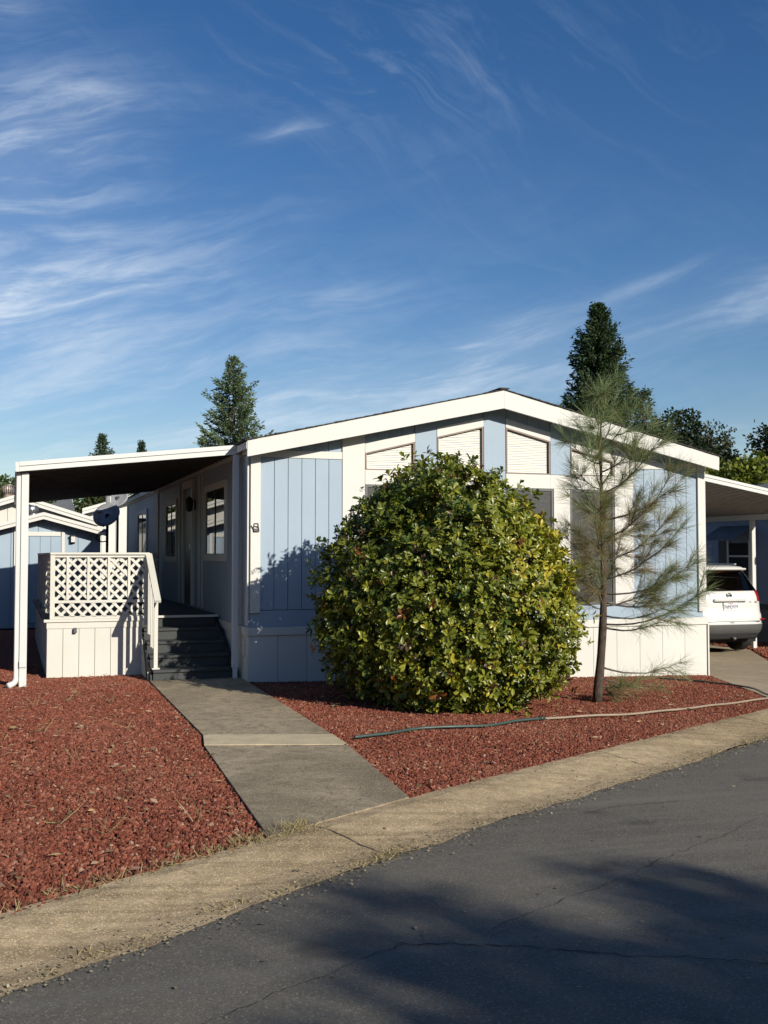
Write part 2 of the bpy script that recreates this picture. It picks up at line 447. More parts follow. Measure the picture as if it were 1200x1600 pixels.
def norm(a): return a / np.maximum(np.linalg.norm(a, axis=-1, keepdims=True), 1e-9)
def cards(name, pos, d, n, L, Wd, tv, tf, col, mat, parent=None, smooth=False):
    """many small leaf-shaped pieces in one mesh: template (along, side, up) placed on frames"""
    pos = np.asarray(pos); N = len(pos); tv = np.asarray(tv, float); k = len(tv)
    d = norm(np.asarray(d)); s = norm(np.cross(d, n)); u = np.cross(s, d)
    L = np.broadcast_to(L, N)[:, None, None]; Wd = np.broadcast_to(Wd, N)[:, None, None]
    V = pos[:, None, :] + d[:, None, :] * tv[None, :, 0:1] * L + s[:, None, :] * tv[None, :, 1:2] * Wd + u[:, None, :] * tv[None, :, 2:3] * L
    tf = np.asarray(tf, int)
    F = (tf[None] + (np.arange(N) * k)[:, None, None]).reshape(-1, tf.shape[1])
    V = V.reshape(-1, 3)
    if parent is not None: V = V - np.array(worldloc(parent))
    c = (V.min(0) + V.max(0)) / 2
    me = bpy.data.meshes.new(name)
    nl = F.size
    me.vertices.add(len(V)); me.vertices.foreach_set('co', (V - c).astype(np.float32).ravel())
    me.loops.add(nl); me.loops.foreach_set('vertex_index', F.astype(np.int32).ravel())
    me.polygons.add(len(F)); me.polygons.foreach_set('loop_start', np.arange(0, nl, tf.shape[1], dtype=np.int32))
    me.update(calc_edges=True); me.validate()
    a = me.attributes.new('col', 'FLOAT_COLOR', 'POINT')
    cc = np.ones((N, k, 4), np.float32); cc[:, :, :3] = np.asarray(col)[:, None, :]
    a.data.foreach_set('color', cc.ravel())
    me.materials.append(mat)
    if smooth: me.polygons.foreach_set('use_smooth', [True] * len(me.polygons))
    o = bpy.data.objects.new(name, me); o.location = c
    return link(o, parent)
LEAF_V = [(0, 0, 0), (.40, 0, -.03), (.76, 0, -.07), (1, 0, -.16),
          (.20, .15, .02), (.48, .40, .05), (.76, .47, .02), (.93, .26, -.07),
          (.20, -.15, .02), (.48, -.40, .05), (.76, -.47, .02), (.93, -.26, -.07)]
LEAF_F = [(0, 1, 4), (4, 1, 5), (1, 2, 5), (5, 2, 6), (2, 7, 6), (2, 3, 7), (0, 8, 1), (8, 9, 1), (1, 9, 2), (9, 10, 2), (2, 10, 11), (2, 11, 3)]
QUAD_V = [(0, -.5, 0), (0, .5, 0), (1, .35, .04), (1, -.35, .04)]
DIA_V = [(0, 0, 0), (.5, .5, .05), (1, 0, 0), (.5, -.5, .05)]
Q_F = [(0, 1, 2, 3)]
NEED_V = [(0, -.5, 0), (0, .5, 0), (.55, .45, .0), (.55, -.45, .0), (1, 0, -.12)]
NEED_F = [(0, 1, 2), (0, 2, 3), (3, 2, 4)]
def rand_unit(n):
    return norm(RNG.normal(size=(n, 3)))
def text(name, s, size, mat, parent, loc, rot, depth=0.002):
    cu = bpy.data.curves.new(name, 'FONT'); cu.body = s; cu.size = size; cu.extrude = depth
    cu.align_x = 'CENTER'; cu.align_y = 'CENTER'; cu.materials.append(mat)
    tmp = bpy.data.objects.new(name, cu); COL.objects.link(tmp)
    me = bpy.data.meshes.new_from_object(tmp.evaluated_get(bpy.context.evaluated_depsgraph_get()))
    bpy.data.objects.remove(tmp); bpy.data.curves.remove(cu)
    me.materials.clear(); me.materials.append(mat)
    o = bpy.data.objects.new(name, me); o.location = loc; o.rotation_euler = rot
    return link(o, parent)

# ------------------------------------------------------------------ ground
def zg(x): return -0.024 * min(max(x, 0.0), 12.0)
SD = Vector((math.cos(R(30.5)), math.sin(R(30.5)), 0)); SN = Vector((SD.y, -SD.x, 0)); SP = Vector((-0.33, -6.79, 0))
def street(s, t, dz=0.0):
    p = SP + SD * s + SN * t
    return (p.x, p.y, zg(p.x) + dz)
def struct(o): o['kind'] = 'structure'; return o
def sheet(name, poly, mat, dz, parent=None):
    """flat polygon draped on the gently falling lot, cut into strips at every metre of X"""
    bm = bmesh.new(); bm.faces.new([bm.verts.new((x, y, 0)) for x, y in poly])
    xs = [p[0] for p in poly]
    for c in [0.0, 12.0] + [k for k in range(int(min(xs)), int(max(xs)) + 1)]:
        bmesh.ops.bisect_plane(bm, geom=bm.verts[:] + bm.edges[:] + bm.faces[:], plane_co=(c, 0, 0), plane_no=(1, 0, 0))
    for v in bm.verts: v.co.z = zg(v.co.x) + dz
    bmesh.ops.recalc_face_normals(bm, faces=bm.faces)
    for f in bm.faces:
        if f.normal.z < 0: f.normal_flip()
    me = bpy.data.meshes.new(name); bm.to_mesh(me); bm.free(); me.materials.append(mat)
    return link(bpy.data.objects.new(name, me), parent)
def build_ground():
    xs = [-500, -40, 0, 12, 60, 500]; ys = [-500, -40, 0, 40, 500]
    V = [(x, y, zg(x) - 0.14) for y in ys for x in xs]; nx = len(xs)
    F = [(j * nx + i, j * nx + i + 1, (j + 1) * nx + i + 1, (j + 1) * nx + i) for j in range(len(ys) - 1) for i in range(nx - 1)]
    struct(mesh_obj('ground', V, F, M['soil']))
    # road, slightly crowned
    ss = [-60 + i for i in range(0, 141)]; ts = [0.62, 1.5, 3.0, 4.5, 6.5, 8.5]; zz = [-0.062, -0.045, -0.030, -0.022, -0.035, -0.06]
    V = [street(s, t, z) for s in ss for t, z in zip(ts, zz)]; n = len(ts)
    F = [(i * n + j, i * n + j + 1, (i + 1) * n + j + 1, (i + 1) * n + j) for i in range(len(ss) - 1) for j in range(n - 1)]
    road = struct(mesh_obj('road', V, [f[::-1] for f in F], M['asphalt'], center=False))
    # rolled concrete gutter, edge against the asphalt uneven
    prof = [(0.0, -0.03), (0.0, 0.012), (0.10, 0.010), (0.20, -0.006), (0.30, -0.026), (0.40, -0.045), (0.50, -0.054), (0.66, -0.057)]
    ss = np.arange(-40, 60, 0.12); V, F = [], []; n = len(prof)
    w = 0; ww = []
    for s in ss:
        w = 0.86 * w + random.uniform(-0.022, 0.022); ww.append(w)
    for s, w in zip(ss, ww):
        for k, (t, z) in enumerate(prof):
            V.append(street(s, t + (w if k == n - 1 else 0), z + (random.uniform(-.002, .002))))
    for i in range(len(ss) - 1):
        for k in range(n - 1): F.append((i * n + k, i * n + k + 1, (i + 1) * n + k + 1, (i + 1) * n + k))
    g = struct(mesh_obj('gutter', V, [f[::-1] for f in F], M['concrete_gutter'], center=False))
    # cracks and joints: thin ribbons just above the surface they run in
    def ribbon(name, pts, w, mat, parent, surf, jit=0.02, step=0.05):
        P = []
        for (a, b) in zip(pts[:-1], pts[1:]):
            k = max(2, int((Vector(b) - Vector(a)).length / step))
            P += [Vector(a).lerp(Vector(b), i / k) for i in range(k)]
        P.append(Vector(pts[-1])); V = []; F = []
        off = 0
        for i, p in enumerate(P):
            off = 0.8 * off + random.uniform(-jit, jit)
            t = (P[min(i + 1, len(P) - 1)] - P[max(i - 1, 0)]); t = Vector((t.x, t.y, 0)).normalized(); s = Vector((-t.y, t.x, 0))
            ww = w * random.uniform(0.3, 1.3)
            for q in (-ww / 2, ww / 2):
                v = p.xy.to_3d() + s * (off + q); V.append((v.x, v.y, surf(v)))
            if i: F.append((2 * i - 2, 2 * i - 1, 2 * i + 1, 2 * i))
        mesh_obj(name, V, F, mat, parent, center=False)
    def road_z(v):
        q = v - SP; t = q.dot(SN); return zg(v.x) + float(np.interp(t, [0.62, 1.5, 3.0, 4.5, 6.5, 8.5], [-0.062, -0.045, -0.030, -0.022, -0.035, -0.06])) + 0.004
    def gut_z(v):
        q = v - SP; t = q.dot(SN); return zg(v.x) + float(np.interp(t, [p[0] for p in prof[1:]], [p[1] for p in prof[1:]])) + 0.005
    def st(s, t): return Vector(street(s, t))
    ribbon('crack', [Vector((-1.26, -9.13, 0)), Vector((-.85, -9.3, 0)), Vector((-0.40, -9.6, 0)), Vector((-0.1, -9.75, 0)), Vector((0.5, -10.1, 0))], 0.008, M['crack'], road, road_z, 0.016, 0.03)
    ribbon('crack', [Vector((-2.4, -9.75, 0)), Vector((-1.75, -9.4, 0)), Vector((-1.26, -9.13, 0))], 0.004, M['crack'], road, road_z, 0.014, 0.03)
    ribbon('crack', [st(-1.6, 1.75), st(-0.6, 1.85), st(0.8, 1.85), st(3.4, 1.95), st(7, 1.9)], 0.004, M['crack'], road, road_z, 0.014, 0.04)
    ribbon('crack', [st(0.6, 0.95), st(1.0, 1.0), st(1.5, 1.25)], 0.006, M['crack'], road, road_z, 0.012, 0.04)
    for s in (-0.95, 2.55, 5.6): ribbon('joint', [st(s, 0.02), st(s + 0.02, 0.62)], 0.009, M['joint'], g, gut_z, 0.008, 0.03)
    return road, g
ROAD, GUTTER = build_ground()

WL = [(-1.17, 0.48), (-1.22, -3.88), (-1.30, -4.40), (-1.45, -7.44)]     # walk, left edge from the steps to the kerb
WR = [(0.02, 0.05), (-0.11, -4.25), (-0.13, -4.78), (-0.33, -6.79)]
def build_walk():
    walk = struct(bpy.data.objects.new('walkway', None)); link(walk)
    def slab(name, a, b, c, d, mat, dz, th=0.10):
        P = [a, b, c, d]
        V = [(x, y, zg(x) + dz - th) for x, y in P] + [(x, y, zg(x) + dz) for x, y in P]
        o = mesh_obj(name, V, [(0, 1, 2, 3), (7, 6, 5, 4), (0, 4, 5, 1), (1, 5, 6, 2), (2, 6, 7, 3), (3, 7, 4, 0)], mat, walk)
        bm = bmesh.new(); bm.from_mesh(o.data); bmesh.ops.recalc_face_normals(bm, faces=bm.faces); bm.to_mesh(o.data); bm.free()
    def on(E, y):   # x on a polyline edge at depth y
        return float(np.interp(-y, [-p[1] for p in E], [p[0] for p in E]))
    slab('slab', WL[0], (0.02, 0.48), WR[1], WL[1], M['concrete_walk'], 0.022)
    slab('pale_band', WL[1], WR[1], WR[2], WL[2], M['concrete_band'], 0.026)
    slab('slab', WL[2], WR[2], WR[3], WL[3], M['concrete_walk'], 0.020)
build_walk()

TIP = (6.02, -2.75)
def kerbpt(s): p = SP + SD * s; return (p.x, p.y)
def build_beds():
    lb = [WL[3], kerbpt(-12), (-14, -6), (-14, 11.4), (-0.1, 11.4), (-0.1, 0.6), (-1.17, 0.6), WL[0], WL[1], WL[2]]
    struct(sheet('gravel_bed_left', lb, M['lava_bed'], -0.012))
    tipk = (TIP[0] - SP.x) / SD.x
    rb = [WR[3], WR[2], WR[1], WR[0], (0.02, 0.3), (7.1, 0.3), (7.06, -0.10), (6.55, -1.45), (6.15, -2.45), kerbpt(tipk - 0.35)]
    struct(sheet('gravel_bed_right', rb, M['lava_bed'], -0.012))
    dr = [(7.06, -0.10), (7.06, 14), (11.25, 14), (11.25, 4.3), (9.2, 1.0), kerbpt(11.5), kerbpt(tipk - 0.35), (6.15, -2.45), (6.55, -1.45)]
    struct(sheet('driveway', dr, M['concrete_drive'], 0.002))
    sb = [(11.25, 4.3), (11.25, 14), (13.0, 14), (13.0, 2.2), kerbpt(14), kerbpt(11.5), (9.2, 1.0)]
    struct(sheet('gravel_strip', sb, M['lava_bed'], -0.008))
    return lb, rb, sb
LB, RB, SB = build_beds()

# ------------------------------------------------------------------ stones: scattered by geometry nodes, no helper objects
def scatter_tree():
    ng = bpy.data.node_groups.new('scatter_stones', 'GeometryNodeTree')
    ng.interface.new_socket('Geometry', in_out='INPUT', socket_type='NodeSocketGeometry')
    ng.interface.new_socket('Density', in_out='INPUT', socket_type='NodeSocketFloat')
    ng.interface.new_socket('Size', in_out='INPUT', socket_type='NodeSocketFloat')
    ng.interface.new_socket('Geometry', in_out='OUTPUT', socket_type='NodeSocketGeometry')
    n, l = ng.nodes, ng.links
    gi, go = n.new('NodeGroupInput'), n.new('NodeGroupOutput')
    dist = n.new('GeometryNodeDistributePointsOnFaces'); dist.distribute_method = 'RANDOM'
    l.new(gi.outputs['Geometry'], dist.inputs['Mesh']); l.new(gi.outputs['Density'], dist.inputs['Density'])
    join = n.new('GeometryNodeGeometryToInstance')
    for k in range(7):
        ico = n.new('GeometryNodeMeshIcoSphere'); ico.inputs['Radius'].default_value = 1.0; ico.inputs['Subdivisions'].default_value = 2
        pos = n.new('GeometryNodeInputPosition'); nz = n.new('ShaderNodeTexNoise'); nz.noise_dimensions = '4D'
        nz.inputs['Scale'].default_value = 1.25; nz.inputs['Detail'].default_value = 3; nz.inputs['W'].default_value = 3.7 * k
        l.new(pos.outputs[0], nz.inputs['Vector'])
        sub = n.new('ShaderNodeVectorMath'); sub.operation = 'SUBTRACT'; l.new(nz.outputs['Color'], sub.inputs[0]); sub.inputs[1].default_value = (0.5, 0.5, 0.5)
        mul = n.new('ShaderNodeVectorMath'); mul.operation = 'SCALE'; l.new(sub.outputs[0], mul.inputs[0]); mul.inputs['Scale'].default_value = 1.9
        sp = n.new('GeometryNodeSetPosition'); l.new(ico.outputs['Mesh'], sp.inputs['Geometry']); l.new(mul.outputs[0], sp.inputs['Offset'])
        tr = n.new('GeometryNodeTransform'); l.new(sp.outputs[0], tr.inputs['Geometry'])
        tr.inputs['Scale'].default_value = (1.0, 0.78 + 0.05 * (k % 3), 0.62 + 0.06 * (k % 4))
        l.new(tr.outputs[0], join.inputs[0])
    sm = n.new('GeometryNodeSetMaterial'); l.new(join.outputs[0], sm.inputs['Geometry']); sm.inputs['Material'].default_value = M['lava']
    iop = n.new('GeometryNodeInstanceOnPoints'); l.new(dist.outputs['Points'], iop.inputs['Points']); l.new(sm.outputs[0], iop.inputs['Instance'])
    iop.inputs['Pick Instance'].default_value = True
    rv = n.new('FunctionNodeRandomValue'); rv.data_type = 'FLOAT_VECTOR'; rv.inputs['Max'].default_value = (6.28, 6.28, 6.28)
    l.new(rv.outputs[0], iop.inputs['Rotation'])
    rs = n.new('FunctionNodeRandomValue'); rs.data_type = 'FLOAT'; rs.inputs[2].default_value = 0.0; rs.inputs[3].default_value = 1.0; rs.inputs['Seed'].default_value = 5
    pw = n.new('ShaderNodeMath'); pw.operation = 'POWER'; l.new(rs.outputs[1], pw.inputs[0]); pw.inputs[1].default_value = 2.2
    ma = n.new('ShaderNodeMath'); ma.operation = 'MULTIPLY_ADD'; l.new(pw.outputs[0], ma.inputs[0]); ma.inputs[1].default_value = 0.95; ma.inputs[2].default_value = 0.55
    ms = n.new('ShaderNodeMath'); ms.operation = 'MULTIPLY'; l.new(ma.outputs[0], ms.inputs[0]); l.new(gi.outputs['Size'], ms.inputs[1])
    l.new(ms.outputs[0], iop.inputs['Scale'])
    l.new(iop.outputs[0], go.inputs['Geometry'])
    return ng
SCAT = scatter_tree()
def gravel(name, poly, dens, size, label, dz=0.0):
    o = sheet(name, poly, M['lava'], dz)
    md = o.modifiers.new('stones', 'NODES'); md.node_group = SCAT
    ids = [i.identifier for i in SCAT.interface.items_tree if i.in_out == 'INPUT']
    md[ids[1]] = float(dens); md[ids[2]] = float(size)
    tag(o, label, 'gravel', kind='stuff'); return o
def spill(s, t=.045): p = SP + SD * s + SN * t; return (p.x, p.y)
def inset_left(): return [(-1.455, -7.40), spill(-1.30, .02), spill(-1.8, .05), spill(-2.3, .02), spill(-2.9, .06), spill(-3.4, .03), spill(-5.2), (-6.2, -5), (-6.2, 3.2), (-2.50, 3.2), (-2.50, 1.36), (-1.17, 1.36), (-1.19, 0.4), (-1.215, -3.88), (-1.30, -4.40)]
gravel('lava_gravel', inset_left(), 3600, 0.0122, 'red lava rock gravel covering the bed left of the walkway')
gravel('lava_gravel', [spill(.35, .03), spill(.05, .03), (-0.34, -6.74), (-0.135, -4.78), (-0.115, -4.25), (0.02, 0.04), (7.0, 0.04), (7.0, -0.16), (6.50, -1.45), (6.10, -2.45), kerbpt((TIP[0] - SP.x) / SD.x - 0.40), spill(5.6, .03), spill(4.4, .05), spill(3.2, .02), spill(2.0, .05), spill(1.1, .02)],
       3600, 0.0120, 'red lava rock gravel covering the bed around the round shrub')
gravel('lava_gravel', [(11.3, 4.3), (11.3, 7.5), (12.7, 7.5), (12.7, 2.6), (10.2, 1.2), (9.3, 1.0)], 500, 0.028, 'red lava rock gravel strip along the far side of the driveway')

# ------------------------------------------------------------------ the house
XC, APX = 3.54, 3.56
def zfb(x): return 3.69 - 0.217 * abs(x - APX)        # lower edge of the rake boards
def fdp(x): return 0.205 + 0.045 * max(0.0, 1 - abs(x - APX) / 3.6)      # depth of the rake boards
def zso(x): return zfb(x) + 0.12                      # soffit
def ztw(o): return 3.50 - 0.245 * o                   # slanted heads of the upper windows
HL = 15.3
def build_house():
    H = thing('manufactured_home', 'blue and white gabled manufactured home with white rake boards, behind the round shrub', 'house', (0, 0, 0))
    val = lambda f, o: f(o) if callable(f) else f
    def fp(name, s, o0, o1, zl, zh, yf, yb, mat, parent):
        so = lambda o: zso(XC + s * o)
        if zh == 'so': zh = so
        pts = [(XC + s * o0, val(zl, o0)), (XC + s * o1, val(zl, o1)), (XC + s * o1, val(zh, o1)), (XC + s * o0, val(zh, o0))]
        return prism(name, pts, 'y', yf, yb, mat, parent)
    # front wall: recessed backing, then boards and panels standing in front of it
    back = [(0.05, -0.28), (7.03, -0.28), (7.03, zso(7.03)), (APX, zso(APX)), (0.05, zso(0.05))]
    FW = prism('front_wall', back, 'y', 0.075, 0.14, M['groove'], H)
    fp('trim_board', 1, -0.166, 0.166, 0.93, zso(XC + .16), -0.004, 0.07, M['blue'], FW)
    for s in (-1, 1):
        # blue boards at the outer corner
        for k in range(6):
            a = 2.256 + k * 0.186
            fp('siding_board', s, a, a + 0.178, 0.934, 2.925, 0.0, 0.07, M['blue'], FW)
            fp('siding_board', s, a, a + 0.178, 3.03, 'so', 0.012, 0.07, M['blue'], FW)
        fp('trim_board', s, 2.256, 3.366, 2.930, 3.026, -0.012, 0.07, M['white'], FW)
        fp('trim_board', s, 3.372, 3.502, 0.90 if s < 0 else 0.80, 'so', -0.034, 0.06, M['white'], FW)
        fp('trim_board', s, 1.936, 2.250, 0.93, 'so', -0.014, 0.07, M['white'], FW)
        fp('trim_board', s, 0.886, 1.204, 2.806, 'so', -0.004, 0.07, M['blue'], FW)
        fp('trim_board', s, 0.932, 1.194, 0.93, 2.598, -0.012, 0.07, M['white'], FW)
        fp('trim_board', s, 0.174, 0.88, 2.602, 2.80, -0.012, 0.07, M['white'], FW)
        fp('trim_board', s, 0.884, 1.206, 2.602, 2.80, -0.010, 0.07, M['white'], FW)
        fp('trim_board', s, 1.21, 1.93, 2.602, 2.80, -0.012, 0.07, M['white'], FW)
        for (o0, o1) in ((0.174, 0.88), (1.21, 1.93)):
            fp('trim_board', s, o0, o1, lambda o: ztw(o), lambda o: ztw(o) + 0.125, -0.012, 0.07, M['white'], FW)
            m = 4; w = (o1 - o0) / m
            for k in range(m):
                fp('siding_board', s, o0 + k * w + .003, o0 + (k + 1) * w - .003, lambda o: ztw(o) + 0.128, 'so', 0.014, 0.07, M['blue'], FW)
            # upper window with closed blinds
            wi = prism('window', [(XC + s * o, z) for o, z in ((o0 + .004, 2.803), (o1 - .004, 2.803), (o1 - .004, 2.815), (o0 + .004, 2.815))], 'y', -0.012, 0.06, M['frame_tan'], H)
            fp('frame', s, o0 + .004, o0 + .022, 2.816, lambda o: ztw(o) - .002, -0.010, 0.06, M['frame_tan'], wi)
            fp('frame', s, o1 - .022, o1 - .004, 2.816, lambda o: ztw(o) - .002, -0.010, 0.06, M['frame_tan'], wi)
            fp('frame', s, o0 + .023, o1 - .023, lambda o: ztw(o) - .018, lambda o: ztw(o) - .003, -0.008, 0.06, M['frame_tan'], wi)
            V = [(XC + s * o, 0.012, z) for o, z in ((o0 + .022, 2.816), (o1 - .022, 2.816), (o1 - .022, ztw(o1) - .018), (o0 + .022, ztw(o0) - .018))]
            mesh_obj('pane', V, [(0, 1, 2, 3)] if s > 0 else [(3, 2, 1, 0)], M['glass'], wi)
            V, F = [], []
            z = 2.822
            while z < ztw(o0) - 0.03:
                e = o1 - 0.03 if ztw(o1) - 0.03 > z else min(o1 - 0.03, (3.47 - z) / 0.245)
                if e - o0 > 0.08:
                    b = len(V); dj = random.uniform(-0.002, 0.002)
                    for o in (o0 + .028, e):
                        for (yy, dz) in ((0.030, 0.0 + dj), (0.035, 0.013 + dj), (0.044, 0.026 + dj)):
                            V.append((XC + s * o, yy, z + dz))
                    F += [(b, b + 3, b + 4, b + 1), (b + 1, b + 4, b + 5, b + 2)]
                z += 0.0235
            tag(mesh_obj('blind', V, F, M['blind'], wi), 'closed pale horizontal blind behind the glass')
        # lower windows, dark insect screens
        for (o0, o1) in ((0.17, 0.928), (1.198, 1.932)):
            z0, z1 = 0.935, 2.598
            x0, x1 = sorted((XC + s * o0 + .004 * s, XC + s * o1 - .004 * s))
            wi = box('window', x0, x1, -0.006, 0.06, z0, z0 + .03, M['frame_grey'], H)
            box('frame', x0, x0 + .03, -0.008, 0.06, z0 + .031, z1, M['frame_grey'], wi); box('frame', x1 - .03, x1, -0.008, 0.06, z0 + .031, z1, M['frame_grey'], wi)
            box('frame', x0 + .031, x1 - .031, -0.006, 0.06, z1 - .03, z1, M['frame_grey'], wi)
            box('screen', x0 + .031, x1 - .031, 0.006, 0.012, z0 + .031, z1 - .031, M['screen'], wi)
    for k in range(3):
        x0 = 0.045 + k * 2.318
        box('siding_board', x0, x0 + 2.312, -0.002, 0.07, 0.716, 0.926, M['blue'], FW)
    # skirting
    SK = box('skirting', 0.06, 7.02, 0.03, 0.06, -0.30, 0.60, M['white_back'], H)
    for k in range(18):
        x0 = 0.024 + k * 0.391
        box('skirting_panel', x0, x0 + 0.385, -0.006, 0.028, -0.30, 0.598, M['white'], SK)
    box('trim_board', 0.0, 7.08, -0.026, 0.07, 0.602, 0.712, M['white'], SK, bev=0.004)
    box('corner_trim', 7.063, 7.085, -0.03, 0.06, -0.30, 0.60, M['white'], SK)
    # left wall
    LW = box('side_wall', 0.085, 0.14, 0.145, HL, 0.60, zso(0.085) - .004, M['groove'], H)
    y = 0.015
    while y < HL - 0.1:
        box('siding_board', 0.022, 0.08, y, y + 0.194, 0.716, 2.965, M['blue'], LW); y += 0.202
    box('trim_board', 0.004, 0.08, 0.02, HL, 2.97, zso(0.0) - .004, M['white'], LW)
    box('trim_board', 0.0, 0.02, -0.003, 0.085, 0.74, 2.965, M['white'], LW)
    for yy in (3.42, 3.75, 5.9, 8.9, 15.15): box('batten', -0.004, 0.02, yy, yy + 0.10, 0.8, 2.965, M['white'], LW)
    LS = box('side_skirting', 0.05, 0.10, 0.07, HL, -0.05, 0.60, M['white_back'], H)
    y = 0.03
    while y < HL - 0.1:
        box('skirting_panel', 0.018, 0.046, y, y + 0.385, -0.05, 0.60, M['white'], LS); y += 0.391
    box('trim_board', -0.004, 0.05, 0.075, HL, 0.602, 0.712, M['white'], LS)
    ve = box('vent', 0.006, 0.016, 0.16, 0.40, 0.32, 0.56, M['cream'], LS)
    for k in range(6): box('louvre', -0.002, 0.0055, 0.175, 0.385, 0.335 + k * 0.037, 0.355 + k * 0.037, M['cream'], ve)
    # right and rear walls (out of sight, close the volume)
    RW = box('side_wall', 6.95, 7.02, 0.145, HL, -0.3, zso(7.02) - .004, M['blue'], H)
    k = 0.2
    while k < HL - .3:
        box('siding_board', 7.021, 7.05, k, k + 0.394, 0.716, 2.97, M['blue'], RW); k += 0.402
    prism('rear_wall', back, 'y', HL - .07, HL, M['blue'], H)
    # windows and door of the left wall
    def side_window(y0, y1, z0, z1, tr=0.10):
        wi = box('window', 0.010, 0.0165, y0, y1, z0, z1, M['dark_in'], H)
        mesh_obj('pane', [(0.006, y0, z0), (0.006, y1, z0), (0.006, y1, z1), (0.006, y0, z1)], [(0, 3, 2, 1)], M['glass'], wi)
        box('frame', -0.016, 0.02, y0 - tr, y0, z0 - tr, z1 + tr, M['white'], wi); box('frame', -0.016, 0.02, y1, y1 + tr, z0 - tr, z1 + tr, M['white'], wi)
        box('frame', -0.018, 0.02, y0 + .001, y1 - .001, z1, z1 + tr, M['white'], wi); box('sill', -0.020, 0.02, y0 + .001, y1 - .001, z0 - tr, z0, M['white'], wi)
        ym = (y0 + y1) / 2
        box('mullion', -0.004, 0.004, ym - .018, ym + .018, z0, z1, M['black'], wi)
    side_window(1.52, 3.12, 1.66, 2.63); side_window(6.30, 7.60, 1.62, 2.60); side_window(10.9, 12.6, 1.55, 2.60)
    dr = box('door', 0.008, 0.0215, 4.42, 5.30, 0.80, 2.80, M['frame_brown'], H)
    box('frame', -0.03, 0.02, 4.30, 4.415, 0.80, 2.93, M['white'], dr); box('frame', -0.03, 0.02, 5.305, 5.42, 0.80, 2.93, M['white'], dr)
    box('frame', -0.028, 0.02, 4.416, 5.304, 2.803, 2.93, M['white'], dr)
    box('screen_panel', 0.0, 0.007, 4.50, 5.22, 1.80, 2.70, M['black'], dr); box('screen_panel', 0.0, 0.007, 4.50, 5.22, 0.95, 1.72, M['black'], dr)
    box('handle', -0.04, 0.0, 4.46, 4.49, 1.74, 1.83, M['galv'], dr)
    # roof: slab, soffit and rake boards, shingle courses
    def slab(s):
        xe = -0.06 if s < 0 else 7.12
        P = [(xe, zso(xe)), (APX, zso(APX)), (APX, zfb(APX) + fdp(APX) - .012), (xe, zfb(xe) + fdp(xe) - .012)]
        ro = prism('roof', P, 'y', -0.228, HL + 0.2, M['white'], H)
        prism('rake_board', [(xe, zfb(xe)), (APX + s * 0.0015, zfb(APX)), (APX + s * 0.0015, zfb(APX) + fdp(APX)), (xe, zfb(xe) + fdp(xe))], 'y', -0.272, -0.230, M['white'], ro)
        box('eave_board', xe - 0.012 if s < 0 else xe + .002, xe - .002 if s < 0 else xe + .012, -0.26, HL + .1, zfb(xe) + .10, zfb(xe) + 0.19, M['white'], ro)
        n = 27
        for k in range(n):
            xb = xe + (APX - xe) * (k + 1) / n; xa = xe + (APX - xe) * k / n + s * 0.035; ja = random.uniform(-.004, .004)
            za, zb = 3.69 - 0.217 * abs(xa - APX) + fdp(xa) + .006, zfb(xb) + fdp(xb) + .002
            prism('shingle_course', [(xa, za), (xb, zb + .004), (xb, zb + .012), (xa, za + 0.016 + ja)], 'y', -0.292 - ja, HL + 0.22, M['roof'], ro)
        return ro
    a = slab(-1); slab(1)
    box('ridge_cap', APX - .07, APX + .07, -0.295, HL + .22, zfb(APX) + 0.266, zfb(APX) + 0.284, M['roof'], a)
    # small ornament on the corner board and the porch lamp
    orn = thing('wall_ornament', 'small black wrought metal watering can ornament on the white corner board', 'ornament', (0.105, -0.036, 2.0))
    V, F = [], []
    def addtube(pts, r):
        v, f = tube_data(pts, r, 6); b = len(V); V.extend(tuple(q) for q in v); F.extend([[i + b for i in g] for g in f])
    addtube([(-.03, -.008, -.05), (-.035, -.008, .01), (.0, -.008, .02), (.035, -.008, .005), (.035, -.008, -.05), (-.03, -.008, -.05)], .006)
    addtube([(-.033, -.008, -.02), (-.05, -.008, .01), (-.065, -.008, .03)], .005)
    addtube([(-.025, -.008, .02), (-.022, -.008, .055), (.028, -.008, .058), (.034, -.008, .0), (.042, -.008, -.045)], .006)
    mesh_obj('can_outline', V, F, M['black'], orn, True, True)
    box('plate', -.027, .031, -.006, .0, -.046, -.008, M['frame_grey'], orn, local=True)
    lamp = thing('porch_lamp', 'dark lantern lamp on the wall beside the shaded front door', 'lamp', (0.0, 4.12, 2.48))
    box('bracket', -.03, -.004, -.04, .04, -.08, .08, M['black'], lamp, local=True)
    lathe('lantern', [(.02, .14), (.05, .10), (.06, .06), (.055, -.08), (.03, -.11)], M['black'], lamp, 10, (-.10, 0, 0), True, False)
    box('arm', -.10, -.03, -.012, .012, .06, .08, M['black'], lamp, local=True)
    return H
build_house()

